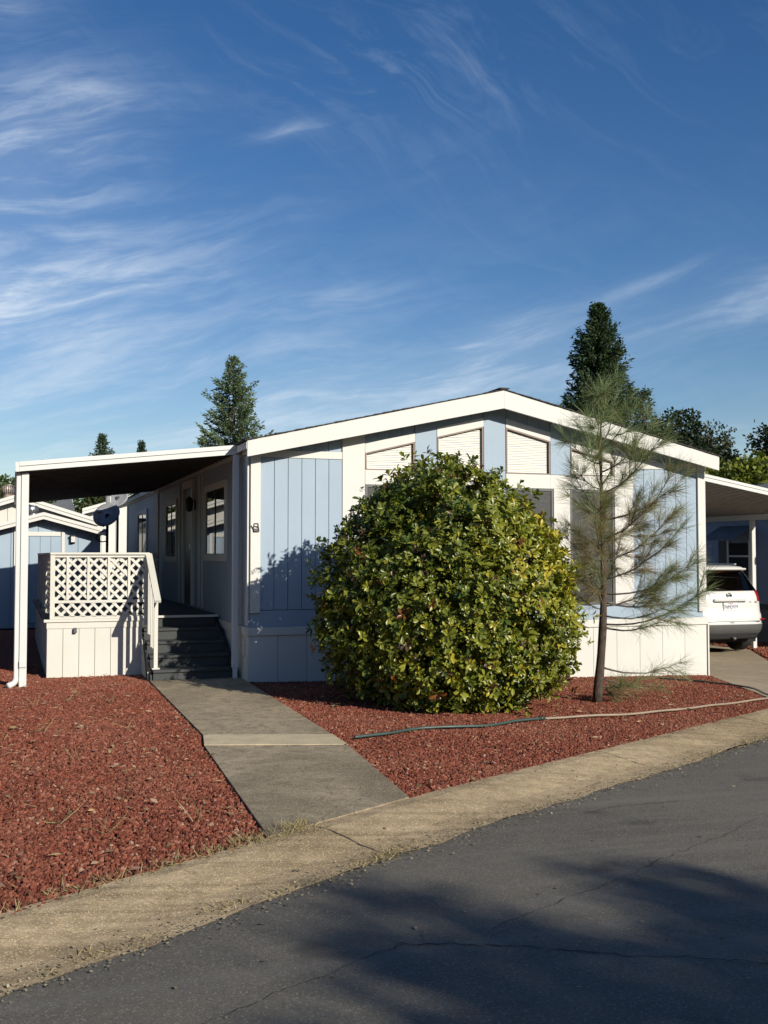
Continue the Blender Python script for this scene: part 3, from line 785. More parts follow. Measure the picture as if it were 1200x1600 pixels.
# ------------------------------------------------------------------ lattice
def clip_poly(poly, x0, x1, y0, y1):
    def clip(P, f, inter):
        out = []
        for i in range(len(P)):
            a, b = P[i - 1], P[i]
            if f(b):
                if not f(a): out.append(inter(a, b))
                out.append(b)
            elif f(a): out.append(inter(a, b))
        return out
    for ax, lim, sg in ((0, x0, 1), (0, x1, -1), (1, y0, 1), (1, y1, -1)):
        if not poly: return []
        f = lambda p: (p[ax] - lim) * sg >= -1e-9
        def inter(a, b):
            t = (lim - a[ax]) / (b[ax] - a[ax]); return (a[0] + (b[0] - a[0]) * t, a[1] + (b[1] - a[1]) * t)
        poly = clip(poly, f, inter)
    return poly
def lattice_polys(x0, x1, z0, z1, pitch=0.14, w=0.036):
    out = []
    hw = w / math.sqrt(2)
    for sg in (1, -1):
        c = math.floor((z0 - max(sg * x0, sg * x1)) / pitch) * pitch - pitch
        while c < z1 - min(sg * x0, sg * x1) + pitch:
            P = [(x0 - 1, sg * (x0 - 1) + c - hw), (x1 + 1, sg * (x1 + 1) + c - hw), (x1 + 1, sg * (x1 + 1) + c + hw), (x0 - 1, sg * (x0 - 1) + c + hw)]
            P = clip_poly(P, x0, x1, z0, z1)
            if len(P) >= 3:
                ar = abs(sum(P[i - 1][0] * P[i][1] - P[i][0] * P[i - 1][1] for i in range(len(P)))) / 2
                if ar > 3e-4: out.append((sg, P))
            c += pitch
    return out
def lattice(parent, x0, x1, z0, z1, y, mat):
    for sg, P in lattice_polys(x0, x1, z0, z1):
        prism('slat', P, 'y', y if sg > 0 else y - 0.0082, y + 0.008 if sg > 0 else y - .0002, mat, parent)
def lattice_mass(name, x0, x1, z0, z1, axis, y, mat, parent):
    V, F = [], []
    for sg, P in lattice_polys(x0, x1, z0, z1, 0.14, 0.04):
        for t0, t1 in (((y, y + .008) if sg > 0 else (y - .0082, y - .0002)),):
            b = len(V); n = len(P)
            for t in (t0, t1):
                for p, q in P: V.append((p, t, q) if axis == 'y' else (t, p, q))
            F += [[b + i for i in range(n)][::-1], [b + n + i for i in range(n)]] + [[b + i, b + (i + 1) % n, b + n + (i + 1) % n, b + n + i] for i in range(n)]
    o = mesh_obj(name, V, F, mat, parent); o['kind'] = 'stuff'; return o

# ------------------------------------------------------------------ porch deck with steps
DZ = 0.78
def build_deck():
    D = thing('porch_deck', 'raised porch deck with cream lattice railing and dark grey steps beside the house', 'deck', (-1.2, 1.4, 0))
    X0, X1, YF, YB = -2.42, -1.17, 1.40, 8.6
    # floor planks
    fl = box('floor_frame', X0 + .03, -0.03, 1.90, YB, 0.60, DZ - .035, M['dark_in'], D)
    y = YF + 0.005
    while y < YB:
        xr = -1.16 if y < 1.84 else -0.02
        box('plank', X0 - .03, xr, y, y + 0.138, DZ - .03, DZ, M['deck'], fl); y += 0.143
    # white skirt boards in front
    sk = box('skirt', X0 + .01, X1 - .01, YF + .03, YF + .05, 0.0, 0.66, M['white_back'], D)
    n = 6; w = (X1 - X0) / n
    for k in range(n): box('skirt_board', X0 + k * w + .003, X0 + (k + 1) * w - .003, YF + .004, YF + .028, -0.03, 0.655, M['cream'], sk)
    box('trim_board', X0 - .004, X1 + .004, YF - .006, YF + .028, 0.658, 0.742, M['cream'], sk)
    box('edge_trim', X0 - .04, X1 + .01, YF - .026, YF + .003, 0.745, 0.782, M['cream'], sk)
    box('hose_hook', X0 + .345, X0 + .385, YF - .05, YF - .007, 0.60, 0.665, M['frame_grey'], sk)
    ss = box('side_skirt', X0 + .03, X0 + .05, YF + .06, YB, -0.02, 0.74, M['white_back'], D)
    y = YF + .03
    while y < YB - .1: box('skirt_board', X0 + .002, X0 + .028, y, y + .20, -0.02, 0.742, M['cream'], ss); y += .206
    box('edge_trim', X0 - .045, X0 - .032, YF - .02, YB, 0.74, 0.785, M['deck'], ss)
    # front lattice railing
    XL, XR, ZT = -2.36, -1.095, 1.652
    ra = box('railing', XL - .03, XR + .02, YF - .045, YF + .045, ZT, ZT + .03, M['cream'], D, bev=.004)
    box('post', XL - .025, XL + .035, YF - .03, YF + .03, DZ, ZT - .001, M['cream'], ra)
    box('post', XR - .045, XR + .012, YF - .03, YF + .03, DZ - .1, ZT - .001, M['cream'], ra)
    box('rail', XL + .036, XR - .046, YF - .02, YF + .018, 1.000, 1.035, M['cream'], ra)
    box('rail', XL + .036, XR - .046, YF - .02, YF + .018, DZ + .004, DZ + .03, M['cream'], ra)
    box('rail', XL + .036, XR - .046, YF - .02, YF + .018, ZT - .035, ZT - .002, M['cream'], ra)
    bx = [-2.16, -1.89, -1.62, -1.35]
    for b in bx: box('batten', b - .017, b + .017, YF - .024, YF - .006, 1.036, ZT - .036, M['cream'], ra)
    ed = [XL + .035] + bx + [XR - .045]
    for a, b in zip(ed[:-1], ed[1:]):
        lp = box('lattice_panel', a + .018, b - .018, YF + .0095, YF + .014, ZT - .05, ZT - .037, M['cream'], D)
        lattice(lp, a + (.0 if a < -2.3 else .0175), b - (.0 if b > -1.2 else .0175), 1.036, ZT - .051, YF, M['cream'])
    lp = box('lattice_panel', XL + .04, XR - .05, YF + .0095, YF + .014, DZ + .031, DZ + .04, M['cream'], D)
    lattice(lp, XL + .036, XR - .046, DZ + .041, 0.999, YF, M['cream'])
    # side and rear railings
    sr = box('railing', XL - .035, XL + .035, YF + .046, YB, ZT - .001, ZT + .028, M['cream'], D)
    for y in (3.2, 5.0, 6.8, 8.52): box('post', XL - .028, XL + .028, y, y + .06, DZ, ZT - .002, M['cream'], sr)
    lattice_mass('lattice', YF + .05, YB, DZ + .03, ZT - .01, 'x', XL, M['cream'], sr)
    rr = box('railing', XL + .04, -0.05, YB - .06, YB, ZT - .002, ZT + .026, M['cream'], D)
    lattice_mass('lattice', XL + .04, -0.05, DZ + .03, ZT - .01, 'y', YB - .03, M['cream'], rr)
    # steps
    SX0, SX1 = -1.13, -0.075
    runs = [0.46, 0.81, 1.16, 1.51, 1.86]; hs = [0.156, 0.312, 0.468, 0.624, DZ]
    for k in range(4):
        st = box('step', SX0, SX1, runs[k] - 0.025, runs[k + 1] + .02, hs[k] - .036, hs[k], M['deck'], D, bev=.004)
        box('riser', SX0 + .004, SX1 - .004, runs[k], runs[k] + .02, (hs[k - 1] if k else 0.024) + .001, hs[k] - .037, M['deck'], st)
    box('riser', SX0 + .004, SX1 - .004, 1.862, 1.884, hs[3] + .001, DZ - .031, M['deck'], D)
    box('nosing', -1.155, -0.03, 1.822, 1.842, DZ - .028, DZ + .004, M['cream'], D)
    for xx in (SX0 - .03, SX1 + .003):
        prism('stringer', [(0.49, 0.0), (1.85, 0.0), (1.85, 0.70), (1.50, 0.56), (0.49, 0.09)], 'x', xx, xx + .024, M['deck'], D)
    sp = box('side_panel', SX0 - .052, SX0 - .04, 0.60, 0.64, 0.0, 0.12, M['cream'], D)
    V, F = [], []
    for sg, P in lattice_polys(0.66, 1.39, 0.02, 0.64, 0.14, 0.036):
        P = [p for p in P]
        if all(q < 0.06 + (p - .5) * 0.62 for p, q in P):
            b = len(V); n = len(P)
            for t in ((-1.180, -1.172) if sg > 0 else (-1.1718, -1.164)):
                V += [(t, p, q) for p, q in P]
            F += [[b + i for i in range(n)][::-1], [b + n + i for i in range(n)]] + [[b + i, b + (i + 1) % n, b + n + (i + 1) % n, b + n + i] for i in range(n)]
    mesh_obj('lattice', V, F, M['cream'], sp)['kind'] = 'stuff'
    # stair handrail
    hx = -1.085
    hr = beam('handrail', (hx, 1.40, 1.655), (hx, 0.40, 1.045), 0.085, 0.036, M['cream'], D)
    box('newel', hx - .025, hx + .025, 0.55, 0.60, 0.158, 1.13, M['cream'], hr)
    box('foot', hx - .05, hx + .05, 0.53, 0.62, 0.157, 0.172, M['cream'], hr)
    for y in (0.80, 0.98, 1.16, 1.30):
        zt = 1.045 + (y - .40) * 0.61 - .02
        k = max(i for i in range(4) if runs[i] - .03 <= y)
        box('baluster', hx - .018, hx + .018, y - .018, y + .018, hs[k] + .10, zt, M['cream'], hr)
    return D
build_deck()

# ------------------------------------------------------------------ patio awning
def build_awning():
    A = thing('patio_awning', 'flat white metal patio awning over the porch deck, dark underneath', 'awning', (-2.78, 0.5, 0))
    XO, XI, Y0, Y1 = -2.80, -0.085, 0.38, 9.4
    zt = lambda x: 2.81 + (x + 2.80) * 0.112
    roof = prism('roof_panel', [(XO, zt(XO) - .07), (XI, zt(XI) - .07), (XI, zt(XI) - .004), (XO, zt(XO) - .004)], 'y', Y0 + .05, Y1, M['white_metal'], A)
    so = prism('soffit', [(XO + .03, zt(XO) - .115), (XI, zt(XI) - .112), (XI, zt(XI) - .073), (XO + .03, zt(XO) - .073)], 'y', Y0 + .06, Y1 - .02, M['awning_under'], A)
    y = Y0 + .35
    while y < Y1 - .1:
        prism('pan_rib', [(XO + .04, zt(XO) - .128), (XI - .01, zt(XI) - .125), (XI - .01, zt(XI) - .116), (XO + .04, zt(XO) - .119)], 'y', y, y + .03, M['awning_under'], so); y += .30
    fa = prism('fascia', [(XO, zt(XO) - .055), (XI + .02, zt(XI) - .055), (XI + .02, zt(XI)), (XO, zt(XO))], 'y', Y0 - .025, Y0 + .045, M['white_metal'], A)
    prism('fascia_lip', [(XO, zt(XO) - .120), (XI + .02, zt(XI) - .124), (XI + .02, zt(XI) - .058), (XO, zt(XO) - .058)], 'y', Y0 - .010, Y0 + .045, M['white_metal'], fa)
    box('gutter', XO - .05, XO - .002, Y0 - .02, Y1, zt(XO) - .125, zt(XO) - .005, M['white_metal'], A)
    box('wall_rail', -0.09, -0.062, Y0 + .06, Y1, 2.955, 2.985, M['white_metal'], A)
    for y in (0.46, 4.9, 9.25):
        p = box('post', -2.775, -2.685, y, y + .09, zg(0) - .02, zt(XO) - .128, M['white_metal'], A, bev=.006)
    ds = box('downspout', -2.835, -2.778, 0.475, 0.545, 0.10, zt(XO) - .13, M['white_metal'], A, bev=.008)
    tube('elbow', [(-2.806, 0.51, 0.14), (-2.812, 0.49, 0.085), (-2.84, 0.44, 0.05), (-2.90, 0.36, 0.035)], 0.038, M['white_metal'], ds, 8)
    box('bracket', -2.772, -2.690, 0.44, 0.46, 0.25, 0.33, M['white_metal'], ds)
    w = box('wall_post', -0.115, -0.035, 0.36, 0.43, 0.16, 2.98, M['white_metal'], A, bev=.006)
    box('base_block', -0.10, -0.045, 0.365, 0.425, 0.022, 0.158, M['white_metal'], w)
build_awning()

# ------------------------------------------------------------------ carport
def build_carport():
    Cp = thing('carport', 'white metal carport roof with slim posts over the white car', 'carport', (9.3, 4.0, zg(9.3)))
    zt = lambda x: 2.89 - 0.073 * (x - 7.08)
    fy = lambda x: 0.06 + (x - 7.10) * 0.455
    def slabp(name, x0, x1, ya, yb, a, b, mat, par):
        P = [(x0, ya(x0)), (x1, ya(x1)), (x1, yb(x1)), (x0, yb(x0))]
        V = [(x, y, zt(x) + a) for x, y in P] + [(x, y, zt(x) + b) for x, y in P]
        return mesh_obj(name, V, [(3, 2, 1, 0), (4, 5, 6, 7), (0, 1, 5, 4), (1, 2, 6, 5), (2, 3, 7, 6), (3, 0, 4, 7)], mat, par)
    YB = 7.4
    rp = slabp('roof_panel', 7.10, 11.75, lambda x: fy(x) + .05, lambda x: YB, -.05, -.004, M['white_metal'], Cp)
    y = 0.3
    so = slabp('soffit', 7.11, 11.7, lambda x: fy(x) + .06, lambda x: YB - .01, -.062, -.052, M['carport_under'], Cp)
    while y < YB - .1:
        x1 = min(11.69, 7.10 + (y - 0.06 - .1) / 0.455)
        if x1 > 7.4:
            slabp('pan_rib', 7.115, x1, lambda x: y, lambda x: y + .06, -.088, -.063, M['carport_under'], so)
        y += .20
    fa = slabp('fascia', 7.09, 11.78, lambda x: fy(x) - .01, lambda x: fy(x) + .045, -.045, 0.0, M['white_metal'], Cp)
    slabp('fascia_lip', 7.09, 11.78, lambda x: fy(x) + .004, lambda x: fy(x) + .046, -.105, -.047, M['white_metal'], fa)
    box('beam', 11.42, 11.52, 2.3, YB - .05, zt(11.5) - .20, zt(11.5) - .09, M['white_metal'], Cp)
    for y in (4.40, 7.2):
        box('post', 11.43, 11.52, y, y + .09, zg(11.5), zt(11.5) - .201, M['white_metal'], Cp, bev=.006)
build_carport()

# ------------------------------------------------------------------ vegetation
def merge_tubes(name, items, mat, parent, seg=6):
    V, F = [], []
    for pts, rad in items:
        v, f = tube_data(pts, rad, seg); b = len(V); V.extend(tuple(q) for q in v); F.extend([[i + b for i in g] for g in f])
    return mesh_obj(name, V, F, mat, parent, True)
def lump(P, seed, sc=1.0):
    """cheap smooth noise in [-1,1] from a few sines"""
    r = np.random.default_rng(seed); o = np.zeros(len(P))
    for k in range(7):
        d = norm(r.normal(size=(1, 3)))[0]; f = sc * r.uniform(1.5, 6.5); o += np.sin(P @ d * f + r.uniform(0, 6.28)) / (1 + 0.25 * f / sc)
    return o / 2.6
BUSH_Z = [0.0, 0.12, 0.35, 0.7, 1.03, 1.4, 1.76, 2.06, 2.36, 2.58, 2.70, 2.78]
BUSH_R = [0.84, 1.01, 1.21, 1.37, 1.41, 1.37, 1.25, 1.07, 0.81, 0.53, 0.30, 0.08]
def build_bush():
    cx, cy, cz = 1.86, -2.22, zg(1.86)
    B = thing('round_shrub', 'large rounded evergreen shrub with glossy yellow-green leaves in front of the house', 'shrub', (cx, cy, cz))
    def shell(n, lo, hi, seed):
        z = np.interp(RNG.uniform(0, 1, n), np.linspace(0, 1, 60), np.interp(np.linspace(0, 1, 60), np.cumsum(np.r_[0, np.interp(np.linspace(0, 2.78, 200), BUSH_Z, BUSH_R) + .25][:200]) / np.sum(np.r_[0, np.interp(np.linspace(0, 2.78, 200), BUSH_Z, BUSH_R) + .25][:200]), np.linspace(0, 2.78, 200)))
        th = RNG.uniform(0, 2 * np.pi, n)
        r0 = np.interp(z, BUSH_Z, BUSH_R); sl = -(np.interp(z + .05, BUSH_Z, BUSH_R) - np.interp(z - .05, BUSH_Z, BUSH_R)) / .1
        P = np.c_[np.cos(th) * r0, np.sin(th) * r0, z]
        lm = lump(P, 5, 1.1)
        f = RNG.uniform(0, 1, n) ** 0.7 * (hi - lo) + lo
        k = f + 0.12 * lm + 0.03 * lump(P, 77, 3.0)
        P = np.c_[np.cos(th) * r0 * k, np.sin(th) * r0 * k, (z - 1.1) * (0.55 + 0.45 * k) + 1.1]
        nrm = norm(np.c_[np.cos(th), np.sin(th), np.clip(sl, -0.6, 2.5)])
        return P, nrm, lm, f
    allP, allD, allN, allL, allC = [], [], [], [], []
    for (n, lo, hi, nl, sz) in ((4300, 0.92, 1.04, 8, 0.083), (2900, 0.74, 0.93, 7, 0.088), (2400, 0.35, 0.74, 6, 0.115)):
        P, nr, lm, f = shell(n, lo, hi, 3)
        ax = norm(nr + np.array([0, 0, .40]) + RNG.normal(size=(n, 3)) * .42)
        P = P + ax * (RNG.uniform(0, 1, n)[:, None] ** 5) * 0.21 * (hi > 1)
        e1 = norm(np.cross(ax, rand_unit(n))); e2 = np.cross(ax, e1)
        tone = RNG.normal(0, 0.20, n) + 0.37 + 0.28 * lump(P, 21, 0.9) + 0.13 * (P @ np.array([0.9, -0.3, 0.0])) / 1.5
        odd = RNG.uniform(0, 1, n); hole = lump(P, 131, 2.2)
        csz = RNG.uniform(.62, 1.25, n)
        for j in range(nl):
            an = 2 * np.pi * (j + RNG.uniform(-.25, .25, n)) / nl * (1 if j < nl - 2 else 1.7)
            tilt = RNG.uniform(0.85, 1.35, n) if j < nl - 2 else RNG.uniform(0.25, 0.7, n)
            rad = e1 * np.cos(an)[:, None] + e2 * np.sin(an)[:, None]
            d = ax * np.cos(tilt)[:, None] + rad * np.sin(tilt)[:, None]
            nn = ax * np.sin(tilt)[:, None] - rad * np.cos(tilt)[:, None] + RNG.normal(size=(n, 3)) * .22
            t = np.clip(tone + RNG.normal(0, .10, n), 0, 1)[:, None]
            c = np.array([.052, .088, .014]) * (1 - t) + np.array([.33, .325, .036]) * t
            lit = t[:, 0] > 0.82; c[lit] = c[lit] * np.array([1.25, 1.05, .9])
            br = odd < 0.018; c[br] = np.array([.20, .075, .018]) * RNG.uniform(.6, 1.3, (br.sum(), 1))
            bn = (odd > 0.965); c[bn] = np.array([.10, .062, .028]) * RNG.uniform(.6, 1.2, (bn.sum(), 1))
            keep = (RNG.uniform(0, 1, n) < 0.93) & ((hole > -0.62) | (lo < .7))
            keep &= P[:, 2] + 0 > 0.02
            allP.append((P + ax * RNG.uniform(-.03, .02, n)[:, None])[keep]); allD.append(d[keep]); allN.append(nn[keep]); allL.append((sz * csz * RNG.uniform(.65, 1.15, n))[keep]); allC.append(c[keep])
    P, D, N, L, Cc = map(np.concatenate, (allP, allD, allN, allL, allC))
    base = np.array([cx, cy, cz]); Pw = P + base
    # the leaves nearest the viewer become separate pieces
    toc = norm(np.array(CAM) - Pw); rr = np.hypot(P[:, 0], P[:, 1]) / np.interp(P[:, 2], BUSH_Z, BUSH_R)
    score = (Pw @ np.array([-.332, -.943, 0])) + 0.6 * rr + 0.25 * np.abs((norm(N) * toc).sum(1)) + RNG.uniform(0, .35, len(P))
    idx = np.argsort(-score)[:300]; mask = np.ones(len(P), bool); mask[idx] = False
    fo = cards('foliage', Pw[mask], D[mask], N[mask], L[mask], L[mask] * .44, LEAF_V, LEAF_F, Cc[mask], M['leaf'], B); fo['kind'] = 'stuff'
    tones = [(.045, .08, .012), (.09, .12, .016), (.14, .165, .020), (.20, .22, .025), (.29, .29, .032), (.20, .08, .02)]
    ms = []
    for t in tones:
        o = cards('leaf', np.zeros((1, 3)), np.array([[1., 0, 0]]), np.array([[0., 0, 1]]), 1.0, .44, LEAF_V, LEAF_F, np.array([t]), M['leaf'], None)
        ms.append((o.data, Vector(o.location))); bpy.data.objects.remove(o)
    for i in idx:
        me, off = ms[int(np.argmin([np.abs(Cc[i] - np.array(t)).sum() for t in tones]))]
        d = Vector(norm(D[i])); s = d.cross(Vector(N[i])).normalized(); u = s.cross(d)
        mt = Matrix(((d.x, s.x, u.x), (d.y, s.y, u.y), (d.z, s.z, u.z))).to_4x4()
        o = bpy.data.objects.new('leaf', me); link(o, B)
        o.matrix_local = Matrix.Translation(Vector(P[i])) @ mt @ Matrix.Scale(float(L[i]), 4) @ Matrix.Translation(off)
    st = []
    for k in range(26):
        a = random.uniform(0, 6.28); r = random.uniform(.5, 1.2); h = random.uniform(1.0, 2.3)
        x0, y0 = cx + .12 * math.cos(a * 2), cy + .12 * math.sin(a * 2)
        r *= float(np.interp(h, BUSH_Z, BUSH_R)) / 1.5
        st.append(([(x0, y0, cz - .02), (x0 + r * .35 * math.cos(a), y0 + r * .35 * math.sin(a), cz + h * .4), (x0 + r * .8 * math.cos(a), y0 + r * .8 * math.sin(a), cz + h * .8), (x0 + r * math.cos(a + .15), y0 + r * math.sin(a + .15), cz + h)], [.035, .026, .016, .006]))
    merge_tubes('stems', st, M['bark'], B)
build_bush()

def build_pine():
    bx, by = 3.62, -2.55; bz = zg(bx)
    T = thing('young_pine', 'spindly young pine with thin drooping grey-green needles right of the round shrub', 'tree', (bx, by, bz))
    rt = np.array([.943, -.332, 0]); fw = np.array([.332, .943, 0])
    def trunk(h):
        return np.array([bx, by, bz]) + rt * (0.02 + 0.045 * math.sin(h * 1.4) + 0.035 * h) + np.array([0, 0, h])
    hs = np.linspace(-.02, 3.78, 26)
    tube('trunk', [tuple(trunk(h)) for h in hs], [max(.006, 0.056 * (1 - h / 4.0) ** 1.15 + .003 * math.sin(h * 9) + .003) for h in hs], M['bark'], T, 10)
    limbs, NP, ND, NC, NLn = [], [], [], [], []
    def needles(p, d, n, brown, ln=(.17, .30), spread=.80):
        dd = norm(d + RNG.normal(size=(n, 3)) * spread * .55 + np.array([0, 0, -.24]))
        NP.append(np.repeat(p[None], n, 0) + RNG.normal(size=(n, 3)) * .012); ND.append(dd); NLn.append(RNG.uniform(*ln, n))
        g = np.array([.21, .255, .115]) * RNG.uniform(.65, 1.25, (n, 1)); b = np.array([.32, .195, .10]) * RNG.uniform(.6, 1.2, (n, 1))
        isb = (RNG.uniform(0, 1, n) < brown)[:, None]
        NC.append(np.where(isb, b, g))
    def branch(h, ang, L, rise, brown, dens=1.0, bare=.25):
        az = rt * math.cos(ang) + fw * math.sin(ang); p0 = trunk(h)
        pts = []
        for k in range(8):
            t = k / 7
            pts.append(p0 + az * L * t + np.array([0, 0, L * (rise * t + .35 * rise * t * t - .10 * math.sin(t * 3.1))]) + RNG.normal(size=3) * .012 * t)
        limbs.append(([tuple(q) for q in pts], [.0095 * (1 - .8 * t / 7) * min(1.4, .5 + L) for t in range(8)]))
        nseg = int(max(4, L * 16 * dens))
        for k in range(nseg):
            t = bare + (1 - bare) * (k + RNG.uniform()) / nseg
            i = min(6, int(t * 7)); f = t * 7 - i; p = pts[i] * (1 - f) + pts[i + 1] * f; d = norm(pts[i + 1] - pts[i])
            needles(p, d, int(23 * dens), min(1, brown * (1.15 - t * .75)))
            if RNG.uniform() < .36 and t < .92:      # side twig
                sd = norm(d + norm(np.cross(d, rand_unit(1)[0])) * .95 + np.array([0, 0, .22])); tl = L * RNG.uniform(.16, .36)
                q = p + sd * tl
                limbs.append(([tuple(p), tuple((p + q) / 2 + np.array([0, 0, -.012])), tuple(q)], [.005, .004, .002]))
                for m in range(int(5 + tl * 16)):
                    tt = RNG.uniform(.3, 1.05); needles(p + sd * tl * tt, sd, int(12 * dens), min(1, brown * (1.0 - t * .6)))
        needles(pts[-1], norm(pts[-1] - pts[-2]), int(34 * dens), brown * .2, spread=.9)
    def brown_at(h): return float(np.interp(h, [0, .5, .9, 1.15, 1.5, 1.9, 2.15, 2.45, 2.8, 4], [.2, .12, .3, .55, .75, .75, .6, .3, .08, .0]))
    # long low branches to the right
    branch(0.42, .15, 1.00, .03, .15, .55, .55); branch(0.92, -.10, 1.18, .26, .08, .75, .40); branch(0.88, .35, .95, .12, .15, .65, .35)
    branch(1.18, .05, 1.02, .08, .10, .8, .30); branch(1.02, -.5, .80, .15, .2, .6, .3); branch(1.28, -.15, 1.05, .26, .35, .95, .35)
    branch(0.20, -.25, .42, .10, .35, 1.1, .2); branch(0.16, .5, .34, .16, .4, 1.0, .2); branch(0.30, .15, .75, -.10, .2, .5, .5)
    h = 1.15; a = 0.0
    while h < 3.55:
        for j in range(4):
            ang = a + j * 1.571 + RNG.uniform(-.4, .4); side = math.cos(ang)
            L = float(np.interp(h, [1.1, 1.6, 2.3, 2.8, 3.2, 3.6], [.62, .70, .66, .54, .26, .10])) * (1 + .30 * side) * RNG.uniform(.8, 1.15)
            branch(h + RNG.uniform(-.08, .08), ang, L, RNG.uniform(.35, .75) + .2 * (h > 2.6), brown_at(h), .95 if h < 2.9 else .6, .18)
        a += .8; h += RNG.uniform(.22, .30)
    for h in np.linspace(2.9, 3.78, 16):
        needles(trunk(h), np.array([0, 0, .9]), 9, .0, ln=(.12, .2), spread=1.1)
    branch(2.55, -.3, .40, 1.7, .1, .7, .3)
    merge_tubes('branches', limbs, M['bark_pale'], T, 5)
    P, D, L, C2 = map(np.concatenate, (NP, ND, NLn, NC))
    o = cards('needles', P, D, rand_unit(len(P)), L, 0.0029, NEED_V, NEED_F, C2, M['needle'], T); o['kind'] = 'stuff'
build_pine()

def conifer(x, y, Ht, Rb, label, name='conifer', z0=0.12, dens=1.0, col=(.030, .055, .022), up=.12, group=None, cat='tree', leafw=.055, power=.8, vis_from=0.0):
    bz = zg(x) - .1
    T = thing(name, label, cat, (x, y, bz), 0, group)
    tube('trunk', [(x, y, bz), (x + .05, y, bz + Ht * .5), (x, y, bz + Ht)], [Ht * .018, Ht * .010, .02], M['bark'], T, 8)
    nb = int(Ht * 34 * dens); P, D, Cc, Ls, lim = [], [], [], [], []
    for k in range(nb):
        t = z0 + (1 - z0) * (k + RNG.uniform()) / nb
        if t < vis_from: continue
        h = t * Ht; L = Rb * (1 - t) ** power * RNG.uniform(.55, 1.12) * (1 + .22 * math.sin(t * 31 + (k % 3))) + .12
        an = k * 2.399 + RNG.uniform(-.5, .5); az = np.array([math.cos(an), math.sin(an), 0])
        p0 = np.array([x, y, bz + h]); n = int(max(8, L * 22))
        s = RNG.uniform(.12, 1.0, n) ** .75
        pts = p0 + az * (L * s)[:, None] + np.array([0, 0, 1]) * (L * (-.16 * np.sin(s * 2.2) + (up + .25 * t) * s ** 2))[:, None]
        lim.append(([tuple(p0), tuple(p0 + az * L * .5 + np.array([0, 0, -.13 * L])), tuple(p0 + az * L + np.array([0, 0, L * (up - .1)]))], [.03, .02, .008]))
        for q in range(3):
            d = norm(az + RNG.normal(size=(n, 3)) * .55 + np.array([0, 0, .22]))
            P.append(pts + RNG.normal(size=(n, 3)) * .07); D.append(d); Ls.append(RNG.uniform(.10, .25, n) * (.8 + .3 * min(L, 1.5)))
            Cc.append(np.array(col) * (RNG.uniform(.6, 1.5, (n, 1))) * (0.8 + .5 * s[:, None]))
    merge_tubes('branches', lim, M['bark'], T, 4)
    P, D, Cc, Ls = map(np.concatenate, (P, D, Cc, Ls))
    o = cards('crown', P, D, rand_unit(len(P)), Ls, leafw * 1.25, DIA_V, Q_F, Cc, M['foliage'], T); o['kind'] = 'stuff'
    return T
def broadleaf(x, y, Ht, Rad, label, col, name='broadleaf_tree', n=9000, lobes=16, leaf=.13, z0=.35, airy=0.0, group=None, flat=.75, seed=1, litter=0):
    r = np.random.default_rng(seed); bz = zg(x) - .1
    T = thing(name, label, 'tree', (x, y, bz), 0, group)
    C0 = np.array([x, y, bz + Ht * (z0 + (1 - z0) * .5)]); hr = Ht * (1 - z0) * .5
    lb = []
    for k in range(lobes):
        d = r.normal(size=3); d /= np.linalg.norm(d); f = r.uniform(.45, .85)
        lb.append((C0 + d * np.array([Rad, Rad, hr]) * f, r.uniform(.28, .46) * Rad))
    lim = [([(x, y, bz), (x + .1, y, bz + Ht * z0 * .8), tuple(C0)], [Ht * .025, Ht * .02, Ht * .008])]
    for c, rr in lb:
        m = np.array([x, y, bz + Ht * z0 * .8]); lim.append(([tuple(m), tuple((m + c) / 2 + r.normal(size=3) * .15), tuple(c)], [Ht * .010, Ht * .007, .015]))
    merge_tubes('trunk', lim, M['bark_pale'], T, 6)
    P, D, Cc = [], [], []
    per = n // lobes
    for c, rr in lb:
        u = norm(r.normal(size=(per, 3))); f = r.uniform(.25, 1.05, per) ** .5
        ln = lump(u * 2, int(r.integers(1000)), 1.2)
        keep = r.uniform(0, 1, per) > airy * (.5 + .5 * (ln < 0))
        p = c + u * (rr * f * (1 + .3 * ln))[:, None] * np.array([1, 1, flat])
        P.append(p[keep]); D.append(norm(u + r.normal(size=(per, 3)) * .9)[keep]); Cc.append((np.array(col) * r.uniform(.5, 1.5, (per, 1)) * r.uniform(.8, 1.2))[keep])
    P, D, Cc = map(np.concatenate, (P, D, Cc))
    o = cards('crown', P, D, norm(r.normal(size=(len(P), 3))), leaf * r.uniform(.6, 1.3, len(P)), leaf * .75, DIA_V, Q_F, Cc, M['foliage'], T); o['kind'] = 'stuff'
    return T
